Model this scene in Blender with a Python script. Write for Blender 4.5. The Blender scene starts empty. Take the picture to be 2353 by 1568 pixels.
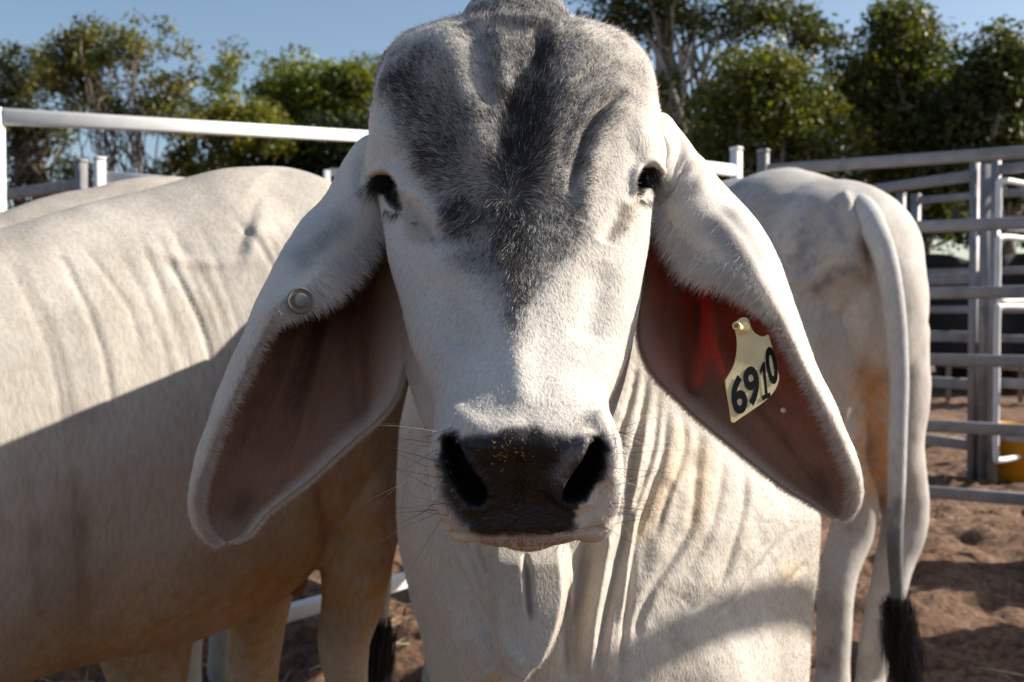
import bpy, math, random
import numpy as np
from mathutils import Vector, Matrix
random.seed(7); RNG = np.random.default_rng(11)
C = bpy.context.scene.collection
scn = bpy.context.scene

# ---------------------------------------------------------------- camera, sky, sun, exposure
F = 2523.0; CX, CY = 1176.5, 784.0; CAMH = 1.05
PITCH = math.atan(64/F)
cam = bpy.data.cameras.new('camera'); camo = bpy.data.objects.new('camera', cam); C.objects.link(camo)
camo.location = (0, 0, CAMH); camo.rotation_euler = (math.radians(90)-PITCH, 0, 0)
cam.sensor_width = 36; cam.lens = 36*F/2353; cam.clip_start = .05; cam.clip_end = 2000
cam.dof.use_dof = True; cam.dof.focus_distance = .87; cam.dof.aperture_fstop = 11
scn.camera = camo
SUN_AZ, SUN_EL = math.radians(78), math.radians(31)   # azimuth clockwise from +Y
SUND = Vector((math.sin(SUN_AZ)*math.cos(SUN_EL), math.cos(SUN_AZ)*math.cos(SUN_EL), math.sin(SUN_EL)))
w = bpy.data.worlds.new('World'); scn.world = w; w.use_nodes = True
nt = w.node_tree; bg = nt.nodes['Background']
sky = nt.nodes.new('ShaderNodeTexSky'); sky.sky_type = 'NISHITA'; sky.sun_disc = False
sky.sun_elevation = SUN_EL; sky.sun_rotation = SUN_AZ; sky.air_density = 1.0; sky.dust_density = 1.3; sky.ozone_density = 1.5
nt.links.new(sky.outputs[0], bg.inputs[0]); bg.inputs[1].default_value = .080
sl = bpy.data.lights.new('sun', 'SUN'); sl.energy = 5.0; sl.angle = math.radians(.55); sl.color = (1, .93, .83)
so = bpy.data.objects.new('sun', sl); C.objects.link(so); so.rotation_euler = SUND.to_track_quat('Z', 'Y').to_euler()
scn.view_settings.view_transform = 'Standard'; scn.view_settings.look = 'None'
scn.view_settings.exposure = .86; scn.view_settings.gamma = 1
scn.cycles.use_denoising = True; scn.cycles.max_bounces = 8; scn.cycles.diffuse_bounces = 5
scn.cycles.transparent_max_bounces = 12; scn.cycles.caustics_reflective = False; scn.cycles.caustics_refractive = False

# ---------------------------------------------------------------- helpers
FW = np.array([0, math.cos(PITCH), -math.sin(PITCH)]); UP = np.array([0, math.sin(PITCH), math.cos(PITCH)]); RT = np.array([1., 0, 0])
CP = np.array([0, 0, CAMH])
def P(px, py, d):
    px, py, d = [np.asarray(v, float)[..., None] for v in (px, py, d)]
    return CP + FW*d + RT*((px-CX)/F*d) + UP*((CY-py)/F*d)
def PV(px, py, d): return Vector(P(px, py, d).tolist())
def proj(V):
    q = V-CP; d = q@FW
    return CX+F*(q@RT)/d, CY-F*(q@UP)/d, d
def on_z(px, py, z):                                  # point of a view ray at height z
    r = FW+RT*((px-CX)/F)+UP*((CY-py)/F); t = (z-CAMH)/r[2]
    return CP+r*t
def curve(pts, t):                                    # smooth monotone-ish interpolation of (t, v..) rows
    pts = np.asarray(pts, float); x = pts[:, 0]; y = pts[:, 1:]
    h = np.diff(x)[:, None]; s = np.diff(y, axis=0)/h
    m = np.zeros_like(y); m[0] = s[0]; m[-1] = s[-1]
    a, b = s[:-1], s[1:]
    m[1:-1] = np.where(a*b > 0, 2*a*b/np.where(np.abs(a+b) < 1e-12, 1, a+b), 0)
    t = np.clip(t, x[0], x[-1]); i = np.clip(np.searchsorted(x, t)-1, 0, len(x)-2)
    hh = h[i]; u = ((t-x[i])[:, None])/hh
    r = (2*u**3-3*u**2+1)*y[i]+(u**3-2*u**2+u)*hh*m[i]+(-2*u**3+3*u**2)*y[i+1]+(u**3-u**2)*hh*m[i+1]
    return r[:, 0] if r.shape[1] == 1 else r
def catmull(pts, n):                                  # smooth polyline through pts, n samples
    p = np.asarray(pts, float); k = len(p)
    q = np.vstack([2*p[0]-p[1], p, 2*p[-1]-p[-2]])
    t = np.linspace(0, k-1, n); i = np.minimum(t.astype(int), k-2); u = (t-i)[:, None]
    a, b, c, d = q[i], q[i+1], q[i+2], q[i+3]
    return .5*(2*b+(c-a)*u+(2*a-5*b+4*c-d)*u**2+(3*b-a-3*c+d)*u**3)
def seg_dist(px, py, pts):
    best = np.full(px.shape, 1e9); tt = np.zeros(px.shape); n = len(pts)-1
    for i in range(n):
        (ax, ay), (bx, by) = pts[i][:2], pts[i+1][:2]
        dx, dy = bx-ax, by-ay; L = dx*dx+dy*dy+1e-9
        t = np.clip(((px-ax)*dx+(py-ay)*dy)/L, 0, 1)
        d = np.hypot(px-ax-t*dx, py-ay-t*dy)
        k = d < best; best[k] = d[k]; tt[k] = (i+t[k])/n
    return best, tt
def stroke(px, py, pts, r, taper=False, sm=True):
    if sm and len(pts) > 2: pts = catmull(pts, len(pts)*4)
    d, t = seg_dist(px, py, pts)
    g = np.exp(-(d/r)**2)
    if taper: g = g*np.clip(4*t*(1-t)*1.6, 0, 1)
    return g
def sstep(a, b, x):
    t = np.clip((x-a)/(b-a), 0, 1); return t*t*(3-2*t)
def poly_sd(px, py, poly):                            # signed distance, >0 inside
    n = len(poly); best = np.full(px.shape, 1e9); ins = np.zeros(px.shape, bool)
    for i in range(n):
        ax, ay = poly[i]; bx, by = poly[(i+1) % n]; dx, dy = bx-ax, by-ay
        t = np.clip(((px-ax)*dx+(py-ay)*dy)/(dx*dx+dy*dy+1e-9), 0, 1)
        best = np.minimum(best, np.hypot(px-ax-t*dx, py-ay-t*dy))
        c = ((ay > py) != (by > py)) & (px < dx*(py-ay)/(dy if dy else 1e-9)+ax); ins ^= c
    return np.where(ins, best, -best)
def pmask(px, py, poly, f, sm=True):
    if sm: poly = catmull(list(poly)+[poly[0]], len(poly)*4)[:-1]
    return sstep(-f, f, poly_sd(px, py, poly))
def vnoise(p, seed=0):                                # cheap smooth value noise, p (n,3) -> 0..1
    i = np.floor(p).astype(np.int64); f = p-i; f = f*f*(3-2*f); r = 0
    for dx in (0, 1):
        for dy in (0, 1):
            for dz in (0, 1):
                h = ((i[:, 0]+dx)*73856093) ^ ((i[:, 1]+dy)*19349663) ^ ((i[:, 2]+dz)*83492791) ^ (seed*2654435761)
                h = (h ^ (h >> 13))*1274126177 & 0xffffffff; h = ((h ^ (h >> 16)) & 0xffff)/65535.
                r = r+h*(f[:, 0] if dx else 1-f[:, 0])*(f[:, 1] if dy else 1-f[:, 1])*(f[:, 2] if dz else 1-f[:, 2])
    return r
def fbm(p, o=4, seed=0): return sum(vnoise(p*2**k, seed+k)/2**k for k in range(o))/sum(1/2**k for k in range(o))
def mesh_from(V, Fc, name='m'):
    me = bpy.data.meshes.new(name); V = np.asarray(V, np.float32)
    Fc = [f for f in Fc] if not isinstance(Fc, np.ndarray) else Fc
    if isinstance(Fc, np.ndarray) and Fc.shape[1] == 4:
        me.vertices.add(len(V)); me.vertices.foreach_set('co', V.ravel())
        me.loops.add(Fc.size); me.loops.foreach_set('vertex_index', Fc.ravel().astype(np.int32))
        me.polygons.add(len(Fc)); me.polygons.foreach_set('loop_start', np.arange(0, Fc.size, 4, dtype=np.int32))
        me.update(calc_edges=True)
    else:
        me.from_pydata(V.tolist(), [], [tuple(int(i) for i in f) for f in Fc]); me.update()
    return me
def smooth_me(me): me.polygons.foreach_set('use_smooth', np.ones(len(me.polygons), bool)); me.update()
def link(name, me, mats, parent=None, smooth=True):
    for m in (mats if isinstance(mats, (list, tuple)) else [mats]): me.materials.append(m)
    if smooth: smooth_me(me)
    me.name = name; o = bpy.data.objects.new(name, me); C.objects.link(o)
    if parent: o.parent = parent
    return o
def empty(name, loc):
    o = bpy.data.objects.new(name, None); C.objects.link(o); o.location = loc; o.empty_display_size = .1
    return o
def put(o, parent):                                   # parent keeping world place
    o.parent = parent; o.location = o.location-parent.location; return o
def tag(o, label=None, cat=None, group=None, kind=None):
    for k, v in (('label', label), ('category', cat), ('group', group), ('kind', kind)):
        if v: o[k] = v
    return o
def set_col(me, col, name='Col'):
    a = me.attributes.new(name, 'FLOAT_COLOR', 'POINT'); c = np.ones((len(col), 4), np.float32); c[:, :3] = col
    a.data.foreach_set('color', c.ravel())
def set_val(me, v, name):
    a = me.attributes.new(name, 'FLOAT', 'POINT'); a.data.foreach_set('value', np.asarray(v, np.float32))
def loft(rings, cap=True):                            # rings (m,k,3)
    m, k, _ = rings.shape; V = rings.reshape(-1, 3)
    i = np.arange(m-1)[:, None]*k; j = np.arange(k)[None]; j2 = (j+1) % k
    Q = np.stack([i+j, i+j2, i+k+j2, i+k+j], -1).reshape(-1, 4)
    fs = Q.tolist()
    if cap:
        V = np.vstack([V, rings[0].mean(0), rings[-1].mean(0)]); a = m*k; b = a+1
        for q in range(k):
            fs.append((a, (q+1) % k, q)); fs.append((b, (m-1)*k+q, (m-1)*k+(q+1) % k))
    return V, fs
def ball(c, r, R=None, n=24):                         # ellipsoid as loft data
    th = np.linspace(0, math.pi, n+1)[1:-1]; ph = np.linspace(0, 2*math.pi, 2*n, endpoint=False)
    X = np.stack([np.sin(th)[:, None]*np.cos(ph), np.sin(th)[:, None]*np.sin(ph), np.cos(th)[:, None]*np.ones_like(ph)], -1)
    X = X*np.asarray(r, float)
    if R is not None: X = X@np.asarray(R).T
    return loft(X+np.asarray(c))
def tube(pts, rad, k=20, n=None, squash=None):        # tapered tube with round ends
    pts = np.asarray(pts, float); rad = np.asarray(rad, float)
    n = n or len(pts)*8
    q = catmull(np.hstack([pts, rad[:, None]]), n); c, r = q[:, :3], q[:, 3]
    t = np.gradient(c, axis=0); t /= np.linalg.norm(t, axis=1)[:, None]+1e-9
    u = np.zeros_like(c); a = np.array([.123, .97, .21]); a = a-t[0]*(a@t[0]); a /= np.linalg.norm(a); u[0] = a
    for i in range(1, n):
        a = u[i-1]-t[i]*(u[i-1]@t[i]); u[i] = a/np.linalg.norm(a)
    v = np.cross(t, u); ph = np.linspace(0, 2*math.pi, k, endpoint=False)
    e = []
    for s, i, sg in ((0, 0, -1), (1, n-1, 1)):
        rr = []
        for f in (.9, .6, .2):
            rr.append((c[i]+t[i]*sg*r[i]*f, r[i]*math.sqrt(max(0, 1-f*f)), u[i], v[i]))
        e.append(rr)
    rows = e[0][::-1] and [(c0, r0, u0, v0) for c0, r0, u0, v0 in e[0]]
    rows += [(c[i], r[i], u[i], v[i]) for i in range(n)]+e[1][::-1]
    R = np.array([c0+(np.cos(ph)[:, None]*u0+np.sin(ph)[:, None]*v0)*r0 for c0, r0, u0, v0 in rows])
    return loft(R)
def merge(parts):
    V = []; Fs = []; o = 0
    for v, f in parts:
        V.append(v); Fs += [tuple(int(i)+o for i in q) for q in f]; o += len(v)
    return np.vstack(V), Fs
def remesh(parts, vox, sm=10, fac=.5):                # one continuous skin over overlapping shapes
    V, Fs = merge(parts); me = mesh_from(V, Fs, 'tmp')
    import bmesh
    bm = bmesh.new(); bm.from_mesh(me); bmesh.ops.recalc_face_normals(bm, faces=bm.faces); bm.to_mesh(me); bm.free()
    o = bpy.data.objects.new('tmp', me); C.objects.link(o)
    m = o.modifiers.new('r', 'REMESH'); m.mode = 'VOXEL'; m.voxel_size = vox
    if sm: s = o.modifiers.new('s', 'SMOOTH'); s.factor = fac; s.iterations = sm
    dg = bpy.context.evaluated_depsgraph_get(); dg.update()
    r = bpy.data.meshes.new_from_object(o.evaluated_get(dg))
    bpy.data.objects.remove(o); bpy.data.meshes.remove(me)
    return r
def get_v(me):
    a = np.empty(len(me.vertices)*3, np.float32); me.vertices.foreach_get('co', a); return a.reshape(-1, 3).astype(float)
def set_v(me, V): me.vertices.foreach_set('co', V.astype(np.float32).ravel()); me.update()
def get_n(me):
    a = np.empty(len(me.vertices)*3, np.float32); me.vertex_normals.foreach_get('vector', a); return a.reshape(-1, 3).astype(float)
def facing(V, N):
    q = CP-V; q /= np.linalg.norm(q, axis=1)[:, None]; return np.clip((q*N).sum(1), 0, 1)

# ---------------------------------------------------------------- materials
def mat(name): m = bpy.data.materials.new(name); m.use_nodes = True; return m, m.node_tree, m.node_tree.nodes['Principled BSDF']
def nd(nt, t, **k):
    n = nt.nodes.new(t)
    for a, b in k.items():
        if a in n.inputs.keys(): n.inputs[a].default_value = b
        else: setattr(n, a, b)
    return n
def ramp(nt, fac, stops):
    r = nt.nodes.new('ShaderNodeValToRGB'); e = r.color_ramp.elements
    while len(e) < len(stops): e.new(.5)
    for x, (p, c) in zip(e, stops): x.position = p; x.color = (*c, 1) if len(c) == 3 else c
    nt.links.new(fac, r.inputs[0]); return r.outputs[0]
def mixc(nt, a, b, f, mode='MIX'):
    m = nt.nodes.new('ShaderNodeMix'); m.data_type = 'RGBA'; m.blend_type = mode
    for s, v in ((m.inputs[0], f), (m.inputs[6], a), (m.inputs[7], b)):
        if isinstance(v, bpy.types.NodeSocket): nt.links.new(v, s)
        else: s.default_value = v if not isinstance(v, tuple) or len(v) == 4 else (*v, 1)
    return m.outputs[2]
def simple(name, col, rough=.5, metal=0, noise=0, scale=20, bump=0):
    m, n, b = mat(name); b.inputs['Base Color'].default_value = (*col, 1); b.inputs['Roughness'].default_value = rough; b.inputs['Metallic'].default_value = metal
    if noise or bump:
        tc = nd(n, 'ShaderNodeTexCoord'); nz = nd(n, 'ShaderNodeTexNoise', Scale=scale, Detail=6); n.links.new(tc.outputs['Object'], nz.inputs[0])
        if noise:
            d = tuple(c*(1-noise) for c in col); u = tuple(min(1, c*(1+noise*.6)) for c in col)
            n.links.new(ramp(n, nz.outputs[0], [(.3, d), (.7, u)]), b.inputs['Base Color'])
        if bump: bp = nd(n, 'ShaderNodeBump', Strength=bump, Distance=.005); n.links.new(nz.outputs[0], bp.inputs['Height']); n.links.new(bp.outputs[0], b.inputs['Normal'])
    return m
def hide_mat(name, fine=420, bump=.35, sss=.0, rad=(1, .35, .2), dist=.0012, sc=.006):
    m, n, b = mat(name)
    at = nd(n, 'ShaderNodeAttribute', attribute_name='Col'); wet = nd(n, 'ShaderNodeAttribute', attribute_name='wet')
    tc = nd(n, 'ShaderNodeTexCoord'); mp = nd(n, 'ShaderNodeMapping'); mp.inputs['Scale'].default_value = (1, 1, .32)
    n.links.new(tc.outputs['Object'], mp.inputs[0])
    n1 = nd(n, 'ShaderNodeTexNoise', Scale=fine, Detail=3, Roughness=.6); n.links.new(mp.outputs[0], n1.inputs[0])
    n2 = nd(n, 'ShaderNodeTexNoise', Scale=9, Detail=6, Roughness=.65); n.links.new(tc.outputs['Object'], n2.inputs[0])
    c = mixc(n, at.outputs['Color'], ramp(n, n1.outputs[0], [(.25, (.72, .70, .68)), (.6, (1, 1, 1))]), .8, 'MULTIPLY')
    c = mixc(n, c, ramp(n, n2.outputs[0], [(.3, (.80, .76, .70)), (.62, (1, 1, 1))]), .7, 'MULTIPLY')
    n.links.new(c, b.inputs['Base Color']); b.inputs['Specular IOR Level'].default_value = .3
    r = nd(n, 'ShaderNodeMapRange'); n.links.new(wet.outputs['Fac'], r.inputs[0]); r.inputs[3].default_value = .78; r.inputs[4].default_value = .42
    n.links.new(r.outputs[0], b.inputs['Roughness'])
    vo = nd(n, 'ShaderNodeTexVoronoi', Scale=330); n.links.new(tc.outputs['Object'], vo.inputs[0])
    hm = nd(n, 'ShaderNodeMix'); n.links.new(wet.outputs['Fac'], hm.inputs[0]); n.links.new(n1.outputs[0], hm.inputs[2]); n.links.new(vo.outputs['Distance'], hm.inputs[3])
    bp = nd(n, 'ShaderNodeBump', Strength=bump, Distance=dist); n.links.new(hm.outputs[0], bp.inputs['Height']); n.links.new(bp.outputs[0], b.inputs['Normal'])
    if sss:
        b.subsurface_method = 'RANDOM_WALK'; b.inputs['Subsurface Weight'].default_value = sss
        n.links.new(wet.outputs['Fac'], b.inputs['Subsurface Weight']); n.links.remove(b.inputs['Roughness'].links[0]); b.inputs['Roughness'].default_value = .78; b.inputs['Subsurface Radius'].default_value = rad; b.inputs['Subsurface Scale'].default_value = sc
    return m
M_HIDE = hide_mat('hide', bump=.55, dist=.0016)
M_HIDE_FAR = hide_mat('hide_body', fine=160, bump=.3, dist=.003)
M_EAR = hide_mat('ear_skin', fine=500, bump=.3, sss=1., rad=(1, .19, .07), sc=.0105)
def hair_mat(name, rough=.5, trans=.0):
    m, n, b = mat(name); at = nd(n, 'ShaderNodeAttribute', attribute_name='hcol'); n.links.new(at.outputs['Color'], b.inputs['Base Color'])
    b.inputs['Roughness'].default_value = rough; b.inputs['Specular IOR Level'].default_value = .25
    return m
M_HAIR = hair_mat('coat_hair')

# ---------------------------------------------------------------- hair strands
def hairs(name, parent, root, nrm, dirv, length, rad, col, curl=.25, npt=4, mat_=None, jitter=.25):
    n = len(root); d = dirv+RNG.normal(0, jitter, (n, 3)); d -= nrm*(d*nrm).sum(1)[:, None]*.6
    d /= np.linalg.norm(d, axis=1)[:, None]+1e-9
    t = np.linspace(0, 1, npt)[None, :, None]
    lift = curl[:, None, None] if isinstance(curl, np.ndarray) else curl
    pts = root[:, None]-nrm[:, None]*.0006+length[:, None, None]*(d[:, None]*t+nrm[:, None]*lift*(t-.55*t*t))
    cu = bpy.data.hair_curves.new(name); cu.add_curves([npt]*n)
    cu.position_data.foreach_set('vector', pts.astype(np.float32).ravel())
    ra = cu.attributes.get('radius') or cu.attributes.new('radius', 'FLOAT', 'POINT')
    rr = rad[:, None]*np.linspace(1, .12, npt)[None]; ra.data.foreach_set('value', rr.astype(np.float32).ravel())
    ca = cu.attributes.new('hcol', 'FLOAT_COLOR', 'CURVE'); c4 = np.ones((n, 4), np.float32); c4[:, :3] = np.clip(col, 0, 1)
    ca.data.foreach_set('color', c4.ravel())
    cu.materials.append(mat_ or M_HAIR); o = bpy.data.objects.new(name, cu); C.objects.link(o)
    if parent: o.parent = parent; o.location = -parent.location
    return o
def scatter(me, n, wt):                               # roots on a quad mesh, faces weighted by area * wt(vertex)
    V = get_v(me); N = get_n(me); me.calc_loop_triangles()
    T = np.empty(len(me.loop_triangles)*3, np.int32); me.loop_triangles.foreach_get('vertices', T); T = T.reshape(-1, 3)
    a, b, c = V[T[:, 0]], V[T[:, 1]], V[T[:, 2]]
    ar = np.linalg.norm(np.cross(b-a, c-a), axis=1)*wt[T].mean(1)
    k = RNG.choice(len(T), n, p=ar/ar.sum()); u, v = RNG.random(n), RNG.random(n); f = u+v > 1; u[f] = 1-u[f]; v[f] = 1-v[f]
    wq = np.stack([1-u-v, u, v], 1)[:, :, None]; Tk = T[k]
    R = (V[Tk]*wq).sum(1); Nn = (N[Tk]*wq).sum(1); Nn /= np.linalg.norm(Nn, axis=1)[:, None]
    return R, Nn, Tk, wq[:, :, 0]

# ================================================================ the bull facing the camera
TH = math.radians(38); hs, hc = math.sin(TH), math.cos(TH)
O3 = np.array([(1187-CX)/F, (CY-440)/F, 1.0])*np.array([1, 1, 1.0])
def loc2w(x, a, n):                                   # head frame (across, down the face, out of the face) -> world
    x, a, n = [np.asarray(q, float) for q in (x, a, n)]
    cx = O3[0]+x; cy = O3[1]-a*hc+n*hs; cd = O3[2]-a*hs-n*hc
    return CP+RT*cx[..., None]+UP*cy[..., None]+FW*cd[..., None]
def px2loc(px, py, n=0.):
    ux = (px-CX)/F; uy = (CY-py)/F
    d = (n+O3[1]*hs-O3[2]*hc)/(uy*hs-hc)
    return ux*d-O3[0], -(uy*d-O3[1])*hc-(d-O3[2])*hs
OUT_L = [(1120,52),(1060,50),(990,62),(950,80),(915,110),(885,148),(866,195),(861,240),(857,270),(850,300),(848,340),(853,380),(862,420),(872,470),(880,510),(889,579),(900,620),(913,661),(937,764),(957,822),(982,880),(999,925),(1001,960),(996,1000),(991,1050),(990,1090),(993,1140),(1000,1180),(1008,1205),(1022,1222),(1060,1236)]
OUT_R = [(1250,45),(1330,50),(1370,62),(1405,80),(1440,108),(1475,145),(1500,190),(1509,230),(1511,260),(1516,285),(1520,320),(1519,360),(1513,400),(1504,450),(1497,500),(1490,569),(1481,620),(1464,740),(1433,843),(1410,893),(1397,921),(1399,955),(1413,990),(1427,1041),(1432,1101),(1428,1150),(1420,1185),(1410,1208),(1392,1224),(1350,1236)]
def outline(o):
    r = []
    for px, py in o:
        x, a = px2loc(px, py, 0.); r.append((a, abs(x)))
    r.sort(); q = [r[0]]
    for t in r[1:]:
        if t[0]-q[-1][0] > .002: q.append(t)
    return q
PF = [(-.235,.0),(-.225,.035),(-.20,.046),(-.15,.073),(-.10,.083),(-.05,.078),(0,.068),(.05,.058),(.10,.05),(.15,.045),(.20,.043),(.25,.046),(.285,.048),(.300,.043),(.312,.030),(.325,.010),(.336,-.008),(.343,-.020)]
PB = [(-.235,-.02),(-.2,-.07),(-.1,-.10),(0,-.11),(.1,-.095),(.2,-.07),(.28,-.055),(.32,-.048),(.338,-.040),(.343,-.030)]
oL, oR = outline(OUT_L), outline(OUT_R)
aa = np.concatenate([np.linspace(-.232, .27, 110), np.linspace(.273, .3425, 50)])
WL, WR = curve(oL, aa), curve(oR, aa); nf, nb = curve(PF, aa), curve(PB, aa)
endw = np.sqrt(np.clip((.3435-aa)/.018, 0, 1))**.5; WL = WL*np.minimum(1, endw); WR = WR*np.minimum(1, endw)
topw = np.clip((aa+.2335)/.03, 0, 1)**.5; WL = WL*topw; WR = WR*topw
pf = curve([(-.23,2.3),(-.1,2.4),(0,2.2),(.08,1.9),(.18,1.75),(.25,2.2),(.30,3.0),(.34,3.2)], aa)
ph = np.linspace(0, 2*math.pi, 128, endpoint=False); rings = []
for i, a in enumerate(aa):
    c, s = np.cos(ph), np.sin(ph); e = 2/pf[i]
    cs = np.sign(c)*np.abs(c)**e; ss = np.sign(s)*np.abs(s)**e
    x = np.where(c > 0, WR[i], WL[i])*cs
    n = np.where(s > 0, nf[i]*ss, -nb[i]*np.sign(s)*np.abs(s)**.9)
    rings.append(loc2w(x, a, n))
parts = [loft(np.array(rings))]
HR = np.stack([RT, -UP*hc-FW*hs, UP*hs-FW*hc], 1)
lw = lambda x, a, n: loc2w(np.array(x), np.array(a), np.array(n))
for s in (-1, 1):
    parts.append(tube([lw(s*.068, -.01, -.115), lw(s*.062, .1, -.10), lw(s*.045, .2, -.075), lw(.006+s*.020, .275, -.06)], [.055, .045, .034, .024]))
    parts.append(ball(lw(s*.098, -.035, .004), (.042, .055, .05), HR))          # brow over each eye
    parts.append(ball(lw(.008+s*.047, .318, -.024), (.020, .022, .024), HR))         # upper lip corners
parts.append(ball(lw(.008, .298, -.062), (.036, .030, .026), HR))               # chin
parts.append(tube([lw(0, -.165, .0), lw(0, -.232, .015), lw(.004, -.288, -.005)], [.09, .050, .020]))  # poll crest
head = remesh(parts, .0021, 12, .5)
V = get_v(head); N = get_n(head); px, py, dd = proj(V); fc = facing(V, N)
front = sstep(.02, .25, fc)*(dd < 1.2)
def bump_(amp, g, dirv=None):
    global V
    V += (N if dirv is None else dirv)*(amp*g*front)[:, None]
# forehead: central furrow, paired bulges, creases
bump_(-.016, stroke(px, py, [(1222,150),(1205,220),(1190,300),(1188,400)], 34, True))
bump_(-.009, stroke(px, py, [(1240,85),(1240,120),(1230,150)], 24))
bump_(.006, stroke(px, py, [(1140,60),(1150,150),(1160,230)], 30, True)); bump_(-.005, stroke(px, py, [(1100,70),(1120,150),(1130,260)], 20, True))
bump_(.006, stroke(px, py, [(1030,90),(1050,180),(1100,330)], 46))
bump_(-.006, stroke(px, py, [(950,130),(985,220),(1030,330)], 40, True))
bump_(.005, stroke(px, py, [(1340,110),(1300,240),(1260,380)], 50))
bump_(-.0085, stroke(px, py, [(1440,205),(1390,240),(1350,300),(1325,380),(1312,450)], 10, True))
bump_(.0045, stroke(px, py, [(1470,235),(1410,270),(1375,330),(1350,420),(1335,500)], 22, True))
bump_(.003, stroke(px, py, [(1420,190),(1370,225),(1328,300),(1303,380)], 14, True))
bump_(-.002, stroke(px, py, [(1425,140),(1360,165),(1310,210)], 9, True))
bump_(-.003, stroke(px, py, [(985,240),(1010,330),(1060,430)], 22, True))
bump_(-.006, stroke(px, py, [(1015,620),(1030,720),(1045,820)], 40, True))   # cheek hollows beside the bridge
bump_(-.005, stroke(px, py, [(1385,600),(1372,700),(1350,800)], 38, True))
bump_(-.005, stroke(px, py, [(945,455),(985,520),(1015,560)], 18, True))     # tear trough
bump_(-.005, stroke(px, py, [(1440,470),(1408,520),(1390,560)], 18, True))
bump_(.003, stroke(px, py, [(930,430),(975,470),(1020,530)], 12, True))
bump_(.004, stroke(px, py, [(1170,620),(1185,760),(1195,900)], 36))         # nasal ridge
bump_(.003, stroke(px, py, [(1050,950),(1110,985),(1180,990)], 26)); bump_(.003, stroke(px, py, [(1250,990),(1320,985),(1380,960)], 26))
bump_(.004, stroke(px, py, [(1035,985),(1012,1030),(1008,1100)], 20, True)); bump_(.006, stroke(px, py, [(1370,970),(1402,1020),(1400,1090)], 18))
# eyes
EYE_L = [(857,412),(868,407),(884,404),(901,411),(909,430),(913,451),(918,476),(914,484),(900,474),(888,462),(880,446),(866,436)]
EYE_R = [(1465,447),(1463,424),(1468,405),(1480,389),(1492,384),(1504,390),(1512,410),(1516,435),(1509,446),(1500,428),(1484,434),(1474,450)]
V += (RT*.0-FW*-1)[None]*(.014*front*pmask(px, py, EYE_L, 6))[:, None]+RT[None]*(.010*front*pmask(px, py, EYE_L, 7))[:, None]
V += (FW[None]*.014-RT[None]*.010)*(front*pmask(px, py, EYE_R, 6))[:, None]
bump_(.005, stroke(px, py, [(853,400),(868,392),(890,388),(912,405),(922,440)], 9)); bump_(.005, stroke(px, py, [(1456,440),(1458,400),(1475,377),(1498,370),(1520,395)], 9))
# nostrils and nose pad
NOS_L = [(1027,1022),(1036,1012),(1049,1022),(1060,1046),(1078,1076),(1096,1100),(1112,1130),(1108,1152),(1078,1150),(1052,1122),(1034,1084),(1026,1050)]
NOS_R = [(1353,1022),(1366,1014),(1379,1028),(1380,1056),(1370,1094),(1354,1120),(1330,1138),(1300,1146),(1297,1124),(1305,1102),(1330,1062),(1345,1040)]
PAD = [(1050,1006),(1095,1016),(1139,1012),(1200,1012),(1259,1016),(1310,1013),(1352,1012),(1384,1026),(1372,1100),(1352,1140),(1330,1170),(1327,1205),(1309,1227),(1200,1232),(1091,1230),(1072,1190),(1052,1140),(1030,1080),(1027,1030)]
for q in (NOS_L, NOS_R):
    g = pmask(px, py, q, 9)*front; V += (FW*.042+UP*.004)[None]*g[:, None]
bump_(.0045, stroke(px, py, [(1062,1020),(1085,1062),(1108,1100),(1128,1140)], 10)); bump_(.005, stroke(px, py, [(1340,1022),(1316,1052),(1294,1088),(1280,1130)], 21)*2.6)
bump_(.004, stroke(px, py, [(1290,1150),(1320,1163),(1350,1150)], 12)); bump_(.003, stroke(px, py, [(1070,1165),(1100,1172),(1125,1160)], 12))
bump_(-.0035, stroke(px, py, [(1196,1060),(1196,1130),(1196,1200)], 11)); bump_(-.006, stroke(px, py, [(1040,1226),(1100,1233),(1200,1234),(1300,1230),(1380,1216)], 5, sm=False))
bump_(-.0022, stroke(px, py, [(1196,1236),(1197,1262)], 6))
bump_(.007, stroke(px, py, [(1110,1030),(1196,1022),(1290,1030)], 30)); bump_(-.004, stroke(px, py, [(1140,1150),(1196,1145),(1260,1150)], 44)); bump_(.002, stroke(px, py, [(1100,1205),(1196,1212),(1300,1205)], 20))
vp_ = pmask(px, py, PAD, 6)*(py > 900)*front; V += N*((fbm(V*260, 2, 21)-.5)*.0030*vp_)[:, None]
for k in range(9):                                     # wrinkles of the nose leather
    x0 = 1150+k*9; bump_(-.0008, stroke(px, py, [(x0, 1025),(x0+8, 1070),(x0+2, 1110)], 2.4, True))
    x0 = 1238+k*8; bump_(-.0007, stroke(px, py, [(x0, 1020),(x0+6, 1060),(x0-2, 1095)], 2.2, True))
V += N*((fbm(V*60, 3, 3)-.5)*.0016*front)[:, None]
set_v(head, V)
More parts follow.
